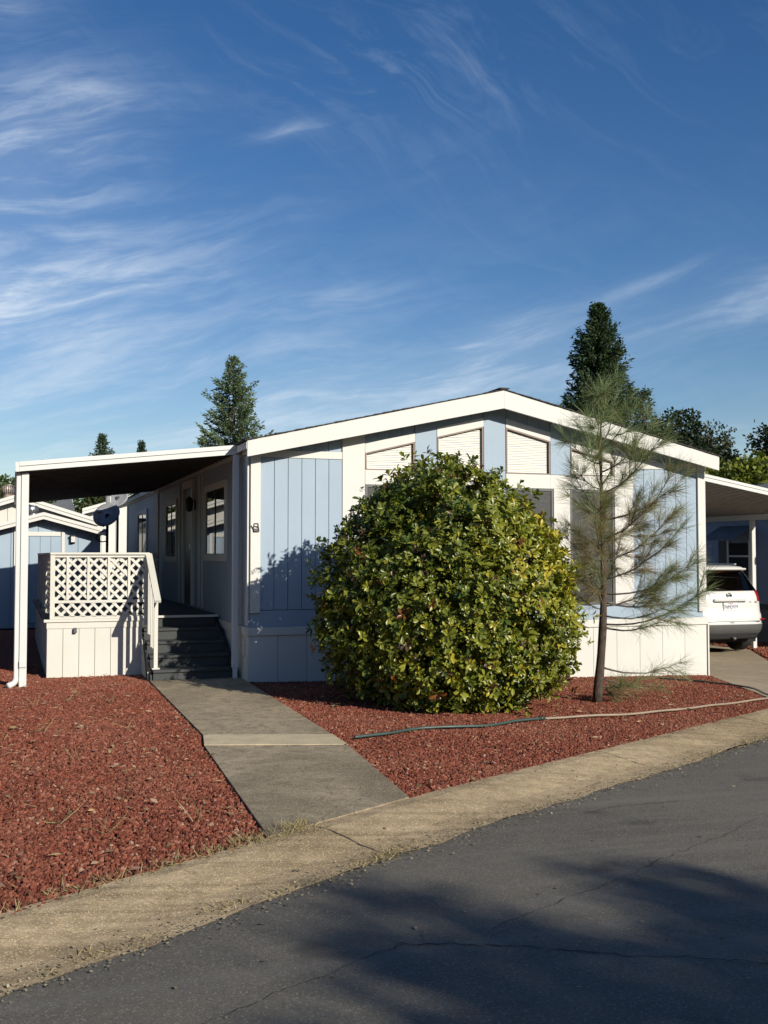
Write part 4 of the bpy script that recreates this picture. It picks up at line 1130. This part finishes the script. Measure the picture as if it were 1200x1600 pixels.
def build_background_trees():
    g = 'trees beyond the roofs'
    conifer(8.82, 45.3, 13.1, 3.55, 'bluish-green redwood rising behind the awning, left of the gable', 'redwood_tree', dens=.72, col=(.085, .12, .062), up=.30, group=g, leafw=.065, power=.72, vis_from=.40)
    conifer(22.86, 29.4, 13.7, 3.0, 'tall dark redwood rising behind the right roof slope', 'redwood_tree', dens=1.5, col=(.034, .058, .027), up=.40, group=g, leafw=.065, power=.70, vis_from=.3)
    conifer(20.6, 22.3, 8.5, 1.2, 'sparse pale spire tree right of the tall dark redwood', 'spire_tree', dens=.6, col=(.05, .075, .04), up=.4, group=g, power=.6, vis_from=.3)
    conifer(3.28, 66.2, 10.6, 2.6, 'hazy distant conifer top above the middle of the awning', 'distant_conifer', dens=.8, col=(.06, .09, .055), up=.3, group=g, leafw=.08, vis_from=.4)
    conifer(7.18, 75.9, 11.3, 1.6, 'small dark pointed conifer tip above the awning, nearer the house', 'distant_conifer', dens=.8, col=(.035, .06, .035), up=.3, group=g, leafw=.08, vis_from=.4)
    conifer(-.4, 88, 10.3, 1.9, 'faint small conifer tip above the left end of the awning', 'distant_conifer', dens=.7, col=(.06, .09, .06), up=.3, group=g, leafw=.08, vis_from=.4)
    broadleaf(22.1, 23.4, 8.0, 2.6, 'dark round oak crown behind the right roof slope', (.022, .036, .014), 'oak_tree', 16000, 18, .15, group=g, seed=2)
    broadleaf(24.1, 23.4, 7.9, 2.0, 'airy grey-green tree with bare twigs right of the dark oak', (.075, .085, .045), 'airy_tree', 11000, 17, .12, airy=.35, group=g, seed=3)
    broadleaf(26.3, 24.5, 6.7, 2.6, 'low dark tree between the airy tree and the yellow-green tree', (.030, .042, .018), 'oak_tree', 11000, 15, .14, group=g, seed=4)
    broadleaf(16.9, 11.2, 5.35, 2.6, 'bright yellow-green leafy tree above the carport', (.13, .15, .018), 'leafy_tree', 15000, 22, .15, group=g, seed=5)
    broadleaf(26.2, 20.0, 7.4, 2.6, 'dark tree at the right edge behind the yellow-green tree', (.028, .036, .014), 'oak_tree', 12000, 15, .15, group=g, seed=6)
    broadleaf(-3.1, 27.0, 5.0, 2.0, 'green leafy tree behind the rusty roof vent at the left edge', (.06, .085, .022), 'leafy_tree', 12000, 16, .14, group=g, seed=7)
    broadleaf(0.9, 33.5, 4.5, 3.3, 'olive-green tree seen under the awning above the shed roof', (.055, .070, .018), 'leafy_tree', 15000, 18, .15, group=g, seed=8)
    broadleaf(-2.2, 37.5, 4.6, 2.6, 'dark green bush crown under the awning beside its post', (.035, .055, .018), 'leafy_tree', 9000, 15, .15, group=g, seed=9)
def build_street_trees():
    # the conifers across the street that throw the long soft shadows on the asphalt
    sx, sy = math.sin(R(180 - SUN_AZ)), math.cos(R(180 - SUN_AZ))
    for i, (q, a, Ht, Rb, pw, lab) in enumerate([(-4.85, -7.45, 8.6, 2.3, .60, 'conifer across the street whose shadow tip reaches nearest the gutter'),
                                            (-3.30, -7.65, 9.2, 2.2, .70, 'taller conifer across the street shading the right side of the asphalt'),
                                            (-4.05, -8.3, 8.0, 2.0, .60, 'shorter conifer across the street between the two tall ones'),
                                            (-1.9, -8.9, 9.0, 2.4, .75, 'conifer across the street farthest right, shading the road at the picture edge')]):
        a0 = a - Ht / math.tan(R(SUN_EL)); x = q * sy - sx * a0; y = q * sx + sy * a0
        conifer(x, y, Ht, Rb, lab, 'street_conifer', dens=.62, col=(.025, .045, .02), up=1.25, group='conifers across the street', leafw=.06, power=pw)
def build_added_tree_belt():
    # unseen tree mass, added only to keep low skylight off the shaded walls
    P = []
    for k in range(46):
        s_ = -30 + k * 1.75; c = SP + SD * s_ + SN * random.uniform(19, 23); r_ = random.uniform(2.2, 3.4)
        n = 260; u = rand_unit(n) * (RNG.uniform(.3, 1, n) ** .4)[:, None] * np.array([r_, r_, r_ * 1.25]); P.append(u + np.array([c.x, c.y, r_ * 1.05]))
    for k in range(30):
        c = (-9.5 - random.uniform(0, 3), 3 + k * 0.9); r_ = random.uniform(2.4, 3.4)
        n = 260; u = rand_unit(n) * (RNG.uniform(.3, 1, n) ** .4)[:, None] * np.array([r_, r_, r_ * 1.5]); P.append(u + np.array([c[0], c[1], r_ * 1.25]))
    P = np.concatenate(P); n = len(P)
    tag(cards('added_tree_belt', P, rand_unit(n), rand_unit(n), RNG.uniform(.8, 1.5, n), 1.0, DIA_V, Q_F, np.array([.035, .05, .02]) * RNG.uniform(.5, 1.4, (n, 1)), M['foliage']), 'unseen belt of leafy trees added behind the viewer and left of the lot to block low skylight', 'trees', kind='stuff')
build_background_trees()
build_street_trees()
build_added_tree_belt()

# ------------------------------------------------------------------ litter and dry grass
def in_poly(px, py, poly):
    c = np.zeros(len(px), bool); n = len(poly)
    for i in range(n):
        x0, y0 = poly[i - 1]; x1, y1 = poly[i]
        cond = ((y0 > py) != (y1 > py)) & (px < (x1 - x0) * (py - y0) / (y1 - y0 + 1e-12) + x0)
        c ^= cond
    return c
def zgv(x): return -0.024 * np.clip(x, 0, 12)
def build_litter():
    def scatter(poly, n, name, label, lr=(.03, .085), zoff=.024):
        xs = [p[0] for p in poly]; ys = [p[1] for p in poly]
        x = RNG.uniform(min(xs), max(xs), n * 3); y = RNG.uniform(min(ys), max(ys), n * 3)
        k = in_poly(x, y, poly); x, y = x[k][:n], y[k][:n]; m = len(x)
        P = np.c_[x, y, zgv(x) + zoff + RNG.uniform(0, .006, m)]
        d = np.c_[RNG.normal(size=(m, 2)), RNG.normal(0, .12, m)]; nn = np.c_[RNG.normal(0, .3, (m, 2)), np.ones(m)]
        c = np.array([.44, .33, .21]) * RNG.uniform(.45, 1.25, (m, 1)) * np.c_[np.ones(m), RNG.uniform(.85, 1.05, m), RNG.uniform(.7, 1.05, m)]
        L = RNG.uniform(*lr, m)
        tag(cards(name, P, d, nn, L, L * RNG.uniform(.12, .5, m), DIA_V, Q_F, c, M['straw']), label, 'litter', kind='stuff')
    scatter(inset_left(), 1900, 'leaf_litter', 'dry tan leaf bits scattered on the left red gravel bed')
    scatter([(-0.3, -6.7), (-0.1, -4.3), (0.05, -.4), (6.9, -.2), (6.4, -1.6), (5.8, -3.2)], 520, 'leaf_litter', 'dry tan leaf bits scattered on the right red gravel bed')
    # small debris on road and gutter
    s = RNG.uniform(-6, 9, 700); t = RNG.uniform(.03, 5.5, 700)
    P = np.array([street(a, b) for a, b in zip(s, t)]); prof_t = [0, .1, .2, .3, .4, .62, 1.5, 3, 4.5, 6.5]; prof_z = [.012, .01, -.006, -.026, -.045, -.056, -.045, -.030, -.022, -.035]
    P[:, 2] += np.interp(t, prof_t, prof_z) + .006
    c = np.array([.25, .20, .13]) * RNG.uniform(.3, 1.4, (700, 1)); L = RNG.uniform(.008, .035, 700)
    tag(cards('road_debris', P, np.c_[RNG.normal(size=(700, 2)), RNG.normal(0, .1, 700)], np.c_[RNG.normal(0, .3, (700, 2)), np.ones(700)], L, L * .6, DIA_V, Q_F, c, M['straw']), 'tiny leaf bits and grit lying on the road and gutter', 'debris', kind='stuff')
    # sandy grit gathered in the seam between gutter and asphalt
    n = 5200; s = RNG.uniform(-5.5, 10, n); t = .63 + np.abs(RNG.normal(0, .09, n)) * RNG.choice([-1, 1, 1], n)
    P = np.array([street(a, b) for a, b in zip(s, t)]); P[:, 2] += np.interp(t, prof_t, prof_z) + .006
    c = np.array([.36, .30, .20]) * RNG.uniform(.25, 1.25, (n, 1)); L = RNG.uniform(.006, .020, n)
    tag(cards('seam_grit', P, np.c_[RNG.normal(size=(n, 2)), RNG.normal(0, .2, n)], np.c_[RNG.normal(0, .5, (n, 2)), np.ones(n)], L, L * .8, DIA_V, Q_F, c, M['straw']), 'sandy grit gathered along the seam of gutter and asphalt', 'grit', kind='stuff')
    # dry grass: tufts of bent blades
    def tufts(name, label, spots):
        P, D, L, C2 = [], [], [], []
        for (x, y, z, n, h, sp) in spots:
            P.append(np.c_[RNG.normal(x, sp, n), RNG.normal(y, sp, n), np.full(n, z)]); D.append(norm(np.c_[RNG.normal(0, .9, (n, 2)), RNG.uniform(.25, 1.1, n)])); L.append(RNG.uniform(.4, 1.1, n) * h)
            C2.append(np.array([.34, .28, .14]) * RNG.uniform(.55, 1.2, (n, 1)))
        P, D, L, C2 = map(np.concatenate, (P, D, L, C2))
        tag(cards(name, P, D, rand_unit(len(P)), L, .0045, NEED_V, NEED_F, C2, M['straw']), label, 'grass', kind='stuff')
    sp = []
    for k in range(95):
        s_ = -0.9 - abs(RNG.normal(0, 1.5)) if k > 30 else RNG.normal(-1.15, .18); p = street(s_, RNG.normal(-.02, .035), .0); sp.append((p[0], p[1], p[2] + .0, int(RNG.integers(3, 20)), .085, .045))
    tufts('dry_grass', 'straw-coloured dry grass where the left gravel bed meets the gutter', sp)
    sp = []
    for k in range(110):
        s_ = RNG.choice([RNG.normal(-2.6, .7), RNG.normal(-1.0, .3), RNG.normal(4.4, .8), RNG.normal(6.0, .6)]); p = street(s_, RNG.normal(.60, .02), -.06); sp.append((p[0], p[1], p[2], int(RNG.integers(4, 13)), .055, .03))
    tufts('dry_grass', 'straw-coloured dry grass in the seam between gutter and asphalt', sp)
    sp = []
    for k in range(26):
        x, y = RNG.uniform(-3.6, -1.7), RNG.uniform(-7.2, 0.5); sp.append((x, y, .012, int(RNG.integers(3, 8)), .22, .03))
    tufts('dry_grass', 'thin dry weed stalks standing in the left gravel bed', sp)
build_litter()

# ------------------------------------------------------------------ garden hose
def smooth(pts, k=8):
    P = [np.array(p, float) for p in pts]; out = []
    for i in range(len(P) - 1):
        p0, p1, p2, p3 = P[max(i - 1, 0)], P[i], P[i + 1], P[min(i + 2, len(P) - 1)]
        for j in range(k):
            t = j / k; out.append(.5 * ((2 * p1) + (-p0 + p2) * t + (2 * p0 - 5 * p1 + 4 * p2 - p3) * t * t + (-p0 + 3 * p1 - 3 * p2 + p3) * t ** 3))
    out.append(P[-1]); return out
def build_hose():
    Hs = thing('garden_hose', 'garden hose lying across the red gravel bed below the round shrub', 'hose', (2.29, -3.77, zg(2.29)))
    def seg(name, pts, mat, r=.0125, dz=.030):
        Q = smooth([(x, y, 0) for x, y in pts]); tube(name, [(q[0], q[1], zg(q[0]) + dz + .004 * math.sin(q[0] * 7)) for q in Q], r, mat, Hs, 8)
    seg('green_hose', [(0.02, -4.50), (0.35, -4.38), (0.75, -4.13), (1.15, -4.12), (1.50, -4.08), (1.9, -3.90), (2.25, -3.78)], M['hose_green'], .0135)
    tube('coupling', [(2.24, -3.785, zg(2.24) + .032), (2.30, -3.765, zg(2.3) + .032)], .020, M['hose_dark'], Hs, 10)
    seg('tan_hose', [(2.30, -3.765), (2.7, -3.72), (3.09, -3.69), (3.4, -3.64), (3.72, -3.57), (4.15, -3.42), (4.61, -3.27), (5.1, -3.08), (5.58, -2.90), (5.95, -2.72)], M['hose_tan'])
    seg('dark_hose', [(5.95, -2.72), (6.14, -2.55), (6.24, -2.28), (6.42, -1.87), (6.44, -1.55), (6.38, -1.28), (6.21, -0.80), (5.9, -.45)], M['hose_dark'])
build_hose()

# ------------------------------------------------------------------ car
def build_car():
    Cr = thing('parked_car', 'white SUV seen from behind, parked under the carport', 'car', (9.98, 3.15, zg(9.98)), R(-1.5))
    lev = [.30, .33, .37, .42, .50, .575, .585, .66, .74, .80, .90, 1.0, 1.08, 1.14, 1.17, 1.20, 1.28, 1.36, 1.44, 1.52, 1.575, 1.60, 1.63, 1.66, 1.68, 1.69]
    yr = lambda z: float(np.interp(z, [.30, .33, .42, .50, .575, .585, .66, .74, .80, .95, 1.08, 1.17, 1.20, 1.36, 1.52, 1.575, 1.60, 1.63, 1.66, 1.69], [.22, .12, .03, .0, .0, .03, .035, .045, .085, .10, .12, .155, .18, .285, .40, .44, .36, .36, .42, .62]))
    w = lambda z: float(np.interp(z, [.30, .42, .6, .8, .95, 1.1, 1.2, 1.36, 1.52, 1.6, 1.66, 1.69], [.80, .885, .92, .925, .915, .895, .87, .80, .73, .69, .62, .46]))
    yf = lambda z: float(np.interp(z, [.30, .5, .75, .9, 1.0, 1.08, 1.3, 1.5, 1.62, 1.69], [4.55, 4.66, 4.62, 4.42, 4.0, 3.55, 3.15, 2.8, 2.45, 1.95]))
    def ys(x, z):
        c = (abs(x) / w(z)) ** (5.5 / 2); a_, b_ = yr(z), yf(z)
        return (a_ + b_) / 2 - (b_ - a_) / 2 * (max(0.0, 1 - c * c) ** .5) ** (2 / 7.0)
    N = 128; V = []
    for z in lev:
        W, a, b = w(z), yr(z), yf(z); ym = (a + b) / 2; hl = (b - a) / 2; ex = 2 / 5.5
        for k in range(N):
            th = 2 * math.pi * (k + .5) / N; c, s = math.cos(th), math.sin(th)
            # finer spacing on the rear face
            V.append((W * math.copysign(abs(c) ** ex, c), ym + hl * math.copysign(abs(s) ** (2 / 7.0), s), z))
    V = np.array(V); groups = {k: [] for k in ('body', 'bumper', 'rear_window', 'side_window', 'windscreen', 'tail_l', 'tail_r')}
    for i in range(len(lev) - 1):
        z = (lev[i] + lev[i + 1]) / 2; W = w(z)
        for k in range(N):
            f = (i * N + k, i * N + (k + 1) % N, (i + 1) * N + (k + 1) % N, (i + 1) * N + k); c = V[list(f)].mean(0)
            g = 'body'
            if z < .58: g = 'bumper'
            elif 1.20 < z < 1.575:
                if c[1] < yr(z) + .10 and abs(c[0]) < W * .985: g = 'rear_window'
                elif c[1] > yf(z) - .12 and abs(c[0]) < W * .95: g = 'windscreen'
                elif z > 1.2 and abs(c[0]) > W * .97: g = 'side_window'
            elif 1.0 < z < 1.20 and abs(c[0]) > W * .72 and c[1] < .62: g = 'tail_l' if c[0] < 0 else 'tail_r'
            groups[g].append(f)
    top = (len(lev) - 1) * N; groups['body'].append(tuple(top + k for k in range(N)))
    groups['bumper'].append(tuple(range(N))[::-1])
    def part(name, fs, mat, par=Cr):
        used = sorted({i for f in fs for i in f}); mp = {u: j for j, u in enumerate(used)}
        return mesh_obj(name, V[used], [[mp[i] for i in f] for f in fs], mat, par, True, True)
    body = part('body', groups['body'], M['car']); bp = part('bumper', groups['bumper'], M['car_grey'])
    part('rear_window', groups['rear_window'], M['car_glass']); part('windscreen', groups['windscreen'], M['car_glass']); part('side_window', groups['side_window'], M['car_glass'])
    for q in ('tail_l', 'tail_r'):
        t = part('tail_light', groups[q], M['red_lens']); s = -1 if q == 'tail_l' else 1
        box('lens', s * .72 - .06, s * .72 + .06, ys(.70, 1.1) - .006, ys(.70, 1.1) + .10, 1.085, 1.12, M['clear_lens'], t, local=True, bev=.008)
    box('cabin', -.60, .60, .60, 2.6, .6, 1.56, M['dark_in'], Cr, local=True)
    box('spoiler', -.53, .53, .30, .46, 1.598, 1.635, M['car'], Cr, local=True, bev=.012)
    box('brake_light', -.16, .16, .40, .425, 1.555, 1.575, M['red_lens'], Cr, local=True)
    for xx in (-.30, .30): pass
    # tailgate details
    box('garnish', -.36, .36, yr(.99) - .035, yr(.99) + .02, 1.005, 1.055, M['car'], Cr, local=True, bev=.012)
    box('garnish_shadow_gap', -.34, .34, yr(.98) - .012, yr(.98) + .02, .990, 1.003, M['car_black'], Cr, local=True)
    prism('gate_seam', [(-.66, .628), (.66, .628), (.66, .638), (-.66, .638)], 'y', yr(.63) - .004, yr(.63) + .03, M['car_grey'], Cr, True)
    pl = box('number_plate', -.155, .155, yr(.9) - .022, yr(.9) + .01, .835, .985, M['plate'], Cr, local=True, bev=.004)
    fr = (R(90), 0, 0)
    text('lettering', '7NMD979', .085, M['plate_ink'], Cr, (0, yr(.9) - .0245, .900), fr, .001).scale = (.85, 1.15, 1)
    text('lettering', 'California', .028, M['red_lens'], Cr, (0, yr(.9) - .0245, .966), fr, .001)
    text('lettering', 'ROGUE', .045, M['chrome'], Cr, (-.56, ys(-.56, 1.0) - .001, .985), fr, .003); text('lettering', 'SV', .045, M['chrome'], Cr, (.46, ys(.46, 1.0) - .001, .985), fr, .003)
    text('lettering', 'AWD', .045, M['chrome'], Cr, (.58, ys(.58, 1.0) - .001, .985), fr, .003)
    text('lettering', 'NISSAN', .028, M['car_grey'], Cr, (.0, yr(.61) - .001, .608), fr, .002)
    rg = [(math.cos(a) * .052, yr(1.12) - .012, 1.115 + math.sin(a) * .046) for a in np.linspace(0, 2 * math.pi, 25)]
    bd = tube('badge', rg, .008, M['chrome'], Cr, 6, True)
    box('badge_bar', -.062, .062, yr(1.12) - .026, yr(1.12) - .008, 1.105, 1.126, M['chrome'], Cr, local=True)
    # bumper details
    box('bumper_strip', -.74, .74, -.012, .05, .560, .582, M['chrome'], bp, local=False) if False else None
    box('valance', -.55, .55, .02, .16, .30, .40, M['car_black'], Cr, local=True, bev=.02)
    for s in (-1, 1):
        box('reflector', s * .72 - .06, s * .72 + .06, ys(.66, .66) - .004, ys(.66, .66) + .10, .655, .675, M['red_lens'], Cr, local=True)
        ex = lathe('exhaust', [(.04, 0), (.045, .0), (.045, .16), (.04, .16)], M['chrome'], Cr, 14, (0, 0, 0), True)
        ex.rotation_euler = (R(90), 0, 0); ex.location = (s * .56, .20, .345)
    box('hitch', -.035, .035, -.02, .30, .285, .345, M['black'], Cr, local=True); box('hitch_ball', -.025, .025, -.06, .0, .30, .335, M['galv'], Cr, local=True, bev=.012)
    tube('wiper', [(0, yr(1.2) - .01, 1.21), (-.2, yr(1.25) - .012, 1.245), (-.40, yr(1.3) - .014, 1.29)], .009, M['car_black'], Cr, 6, True)
    box('roof_rail', -.63, -.59, .75, 2.6, 1.69, 1.72, M['galv'], Cr, local=True); box('roof_rail', .59, .63, .75, 2.6, 1.69, 1.72, M['galv'], Cr, local=True)
    box('underbody', -.72, .72, .30, 4.4, .22, .32, M['car_black'], Cr, local=True)
    for s in (-1, 1):
        for yy in (.95, 3.70):
            wv = bpy.data.objects.new('wheel', None); link(wv, Cr); wv.location = (s * .79, yy, .345); wv.rotation_euler = (0, R(90), 0)
            V2, F2 = lathe_data([(.22, -.11), (.30, -.115), (.335, -.10), (.346, -.06), (.346, .06), (.335, .10), (.30, .115), (.22, .11)], 36)
            mesh_obj('tyre', V2, F2, M['rubber'], wv, True, True, False)
            V2, F2 = lathe_data([(.05, -.095), (.12, -.085), (.20, -.09), (.215, -.112), (.215, .112), (.20, .09), (.12, .085), (.05, .095)], 30)
            mesh_obj('rim', V2, F2, M['galv'], wv, False, True, False)
        box('mirror', s * .96 - .08, s * .96 + .08, 3.05, 3.25, 1.08, 1.20, M['car'], Cr, local=True, bev=.03)
build_car()

# ------------------------------------------------------------------ neighbouring buildings
def gable(T, x0, x1, y0, y1, ze, zp, wall, trim, roof, over=.25, apex=None, fd=.13, zb=-.3, board=.30, boardmat=None):
    """front gable facing the street: boards, rake boards, roof slabs"""
    xa = apex if apex is not None else (x0 + x1) / 2
    zr = lambda x: ze + (zp - ze) * (1 - abs(x - xa) / ((xa - x0) if x < xa else (x1 - xa)))
    w = prism('wall', [(x0 + .01, zb), (x1 - .01, zb), (x1 - .01, ze), (xa, zp), (x0 + .01, ze)], 'y', y0 + .03, y1, wall if boardmat is None else boardmat, T)
    x = x0
    while x < x1 - .05:
        b = min(x1, x + board)
        pts = [(x + .005, zb), (b - .005, zb), (b - .005, zr(b - .005))] + ([(xa, zp)] if x + .005 < xa < b - .005 else []) + [(x + .005, zr(x + .005))]
        prism('siding_board', pts, 'y', y0, y0 + .028, wall, w); x = b
    sl = (zp - ze) / ((x1 - x0) / 2)
    for s in (-1, 1):
        xe = (x0 - over) if s < 0 else (x1 + over); zz = zr(x0 if s < 0 else x1) - over * sl
        ro = prism('roof', [(xe, zz + .01), (xa, zp + .01), (xa, zp + .09), (xe, zz + .09)], 'y', y0 - .30, y1 + .2, roof, T)
        prism('rake_board', [(xe, zz - .03), (xa, zp - .03), (xa, zp - .03 + fd * .55), (xe, zz - .03 + fd * .55)], 'y', y0 - .325, y0 - .301, trim, ro)
        prism('rake_trim', [(xe, zz - .02 + fd * .55), (xa, zp - .02 + fd * .55), (xa, zp + fd), (xe, zz + fd)], 'y', y0 - .345, y0 - .301, trim, ro)
    return w
def turbine(x, y, z, r, mat, label):
    T = thing('roof_vent', label, 'roof vent', (x, y, z))
    lathe('collar', [(r * .95, 0), (r * .72, r * .25), (r * .72, r * 1.0)], mat, T, 20, (0, 0, 0), True)
    hd = bpy.data.objects.new('head', None); link(hd, T); hd.location = (0, 0, r * 1.0)
    n = 22
    V, F = lathe_data([(r * .66, 0), (r * .80, r * .35), (r * .86, r * .7), (r * .76, r * 1.05), (r * .4, r * 1.3)], n)
    mesh_obj('core', V, F, M['frame_grey'], hd, False, True, False)
    me = None
    for k in range(n):
        a = 2 * math.pi * k / n
        if me is None:
            pts = [(r * .72, 0, 0), (r * .97, 0, r * .35), (r * 1.03, 0, r * .7), (r * .93, 0, r * 1.05), (r * .55, 0, r * 1.32)]
            V, F = [], []
            for (px_, _, pz) in pts: V += [(px_, -r * .10, pz), (px_ - r * .05, r * .07, pz)]
            F = [(2 * i, 2 * i + 1, 2 * i + 3, 2 * i + 2) for i in range(len(pts) - 1)]
            o = mesh_obj('fin', V, F, mat, hd, False, True, False); me = o.data
        else:
            o = bpy.data.objects.new('fin', me); link(o, hd)
        o.rotation_euler = (0, 0, a)
    lathe('cap', [(r * .62, r * 1.28), (r * .5, r * 1.38), (r * .1, r * 1.44)], mat, hd, 20, (0, 0, 0), True)
def build_neighbours():
    # pale blue shed beyond the deck
    S = thing('garden_shed', 'pale blue gabled shed with white trim behind the porch deck', 'shed', (-2.19, 12.5, 0))
    gable(S, -3.50, -0.88, 12.5, 15.5, 2.15, 2.51, M['blue'], M['white'], M['roof_grey'], .10, -2.19, .13, -.05, .30, M['groove'])
    dr = box('door', -2.73, -1.78, 12.47, 12.498, 0.05, 2.09, M['groove'], S)
    for k in range(4): box('door_board', -2.73 + k * .2375 + .004, -2.73 + (k + 1) * .2375 - .004, 12.455, 12.469, 0.06, 2.08, M['blue'], dr)
    box('trim_board', -1.775, -1.70, 12.45, 12.499, 0.0, 2.19, M['white'], dr); box('trim_board', -2.83, -2.735, 12.45, 12.499, 0.0, 2.19, M['white'], dr)
    box('trim_board', -2.734, -1.796, 12.448, 12.499, 2.093, 2.19, M['white'], dr)
    L = thing('wall_lantern', 'small dark box lantern on the pale blue shed wall', 'lamp', (-1.52, 12.5, 2.02))
    box('back_plate', -.05, .05, -.03, -.002, -.10, .10, M['black'], L, local=True); box('cap', -.06, .06, -.14, -.031, .07, .10, M['black'], L, local=True)
    box('glass', -.045, .045, -.125, -.031, -.07, .069, M['clear_lens'], L, local=True)
    turbine(-2.40, 13.4, 2.50, .145, M['galv'], 'shiny ribbed turbine vent on the pale blue shed roof')
    # cream house behind it
    Hc = thing('cream_house', 'cream gabled house end just above the shed roof', 'house', (-2.6, 16.5, 0))
    gable(Hc, -4.6, -0.75, 16.5, 24, 2.50, 3.12, M['cream'], M['white'], M['roof_grey'], .15, -2.75, .15, -.05, .4)
    turbine(-2.98, 16.4, 3.05, .20, M['rusty'], 'rusty ribbed turbine vent at the left picture edge')
    # white house between shed and home
    Hw = thing('white_house', 'sunlit white house end in the gap right of the satellite dish', 'house', (2.0, 21, 0))
    gable(Hw, -0.62, 5.5, 21, 33, 3.0, 3.9, M['white'], M['white'], M['roof_grey'], .2, None, .16, -.05, .42, M['white_back'])
    Hg = thing('grey_roofed_house', 'low house with pale eave and grey roof behind the satellite dish', 'house', (-1.6, 26, 0))
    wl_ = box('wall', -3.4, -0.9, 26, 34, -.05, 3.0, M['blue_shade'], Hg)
    rf = prism('roof', [(25.6, 3.0), (30, 4.1), (30, 4.2), (25.6, 3.1)], 'x', -3.6, -0.75, M['roof_grey'], Hg)
    box('eave_board', -3.6, -0.75, 25.55, 25.598, 2.98, 3.14, M['white'], rf)
    # satellite dishes on one mast each
    def dish(x, y, z, r, label, letter):
        Dh = thing('satellite_dish', label, 'satellite dish', (x, y, 0))
        tube('mast', [(x, y, 0), (x, y, z - .05)], .03, M['black'], Dh, 8)
        nrm = Vector((-.50, -.74, .45)).normalized(); up = Vector((0, 0, 1)); sx = up.cross(nrm).normalized(); uy = nrm.cross(sx)
        c = Vector((x, y, z)); V, F = [], []; rings, sg = 5, 28
        for i in range(rings + 1):
            t = i / rings
            for k in range(sg):
                a = 2 * math.pi * k / sg; V.append(tuple(c + sx * (math.cos(a) * r * t * 1.08) + uy * (math.sin(a) * r * t) + nrm * (.16 * r * t * t)))
        for i in range(rings):
            for k in range(sg): F.append((i * sg + k, i * sg + (k + 1) % sg, (i + 1) * sg + (k + 1) % sg, (i + 1) * sg + k))
        o = mesh_obj('reflector', V, F, M['grey_dish'], Dh, True)
        md = o.modifiers.new('thick', 'SOLIDIFY'); md.thickness = .014; md.offset = -1
        p0 = c - uy * r * .98 + nrm * .1 * r; p1 = c + nrm * r * 1.25 - uy * r * .35
        ar = tube('arm', [tuple(p0), tuple(p0 + nrm * r * .8 - uy * .03), tuple(p1)], .014, M['white_metal'], Dh, 6)
        tube('receiver', [tuple(p1 - sx * .07), tuple(p1 + sx * .07)], .038, M['white_metal'], ar, 8)
        box('bracket', x - .04, x + .04, y - .04, y + .10, z - .16, z + .04, M['black'], Dh)
        if letter:
            q = Matrix((sx, uy, nrm)).transposed().to_4x4()
            p = c + nrm * .075 * r + sx * .02 + uy * .05 - Vector((x, y, 0))
            t = text('lettering', 'dish', .13, M['white_metal'], Dh, p, q.to_euler(), .002)
        return Dh
    d1 = dish(-0.93, 10.1, 2.50, .29, 'grey satellite dish on a dark mast in front of the white house', True)
    tube('cable', [(-.93, 10.05, 2.2), (-1.12, 10.0, 2.12), (-1.18, 10.0, 2.0), (-1.05, 10.0, 1.93), (-.93, 10.04, 1.95)], .014, M['black'], d1, 6)
    dish(-0.55, 11.9, 2.98, .27, 'second grey satellite dish, higher and partly behind the awning edge', False)
    # slate house right of the carport
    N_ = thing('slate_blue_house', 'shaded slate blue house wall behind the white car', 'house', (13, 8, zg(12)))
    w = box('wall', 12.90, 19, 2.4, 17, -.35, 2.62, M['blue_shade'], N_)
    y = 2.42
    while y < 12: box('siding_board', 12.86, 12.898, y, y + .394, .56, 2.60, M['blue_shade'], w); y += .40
    box('base_board', 12.85, 12.898, 2.4, 17, .44, .555, M['deck'], w); box('skirt_panel', 12.87, 12.898, 2.4, 17, -.33, .437, M['frame_grey'], w)
    wi = box('window', 12.84, 12.858, 6.28, 6.98, 1.05, 1.92, M['dark_in'], N_)
    box('frame', 12.82, 12.857, 6.22, 6.278, 1.0, 1.98, M['white'], wi); box('frame', 12.82, 12.857, 6.982, 7.04, 1.0, 1.98, M['white'], wi)
    box('frame', 12.822, 12.839, 6.28, 6.98, 1.60, 1.64, M['white'], wi); box('sill', 12.80, 12.857, 6.22, 7.04, .95, .998, M['white'], wi)
    box('shutter', 12.83, 12.857, 7.05, 7.36, 1.0, 1.98, M['deck'], N_)
    aw = thing('window_awning', 'small ribbed grey metal awning over the window of the slate blue house', 'awning', (12.85, 6.7, 2.1))
    for k in range(9):
        y0 = 6.12 + k * .135
        prism('slat', [(12.855, 2.30), (12.855, 2.318), (12.30, 1.998), (12.30, 1.98)], 'y', y0, y0 + .125, M['roof_grey'], aw)
    prism('roof', [(12.5, 2.60), (16, 3.5), (16, 3.6), (12.5, 2.68)], 'y', 2.2, 17.2, M['roof_grey'], N_)
    prism('roof', [(19.4, 2.60), (16, 3.5), (16, 3.6), (19.4, 2.68)], 'y', 2.2, 17.2, M['roof_grey'], N_)
    box('eave_board', 12.46, 12.498, 2.2, 17.2, 2.57, 2.70, M['white'], N_)
build_neighbours()
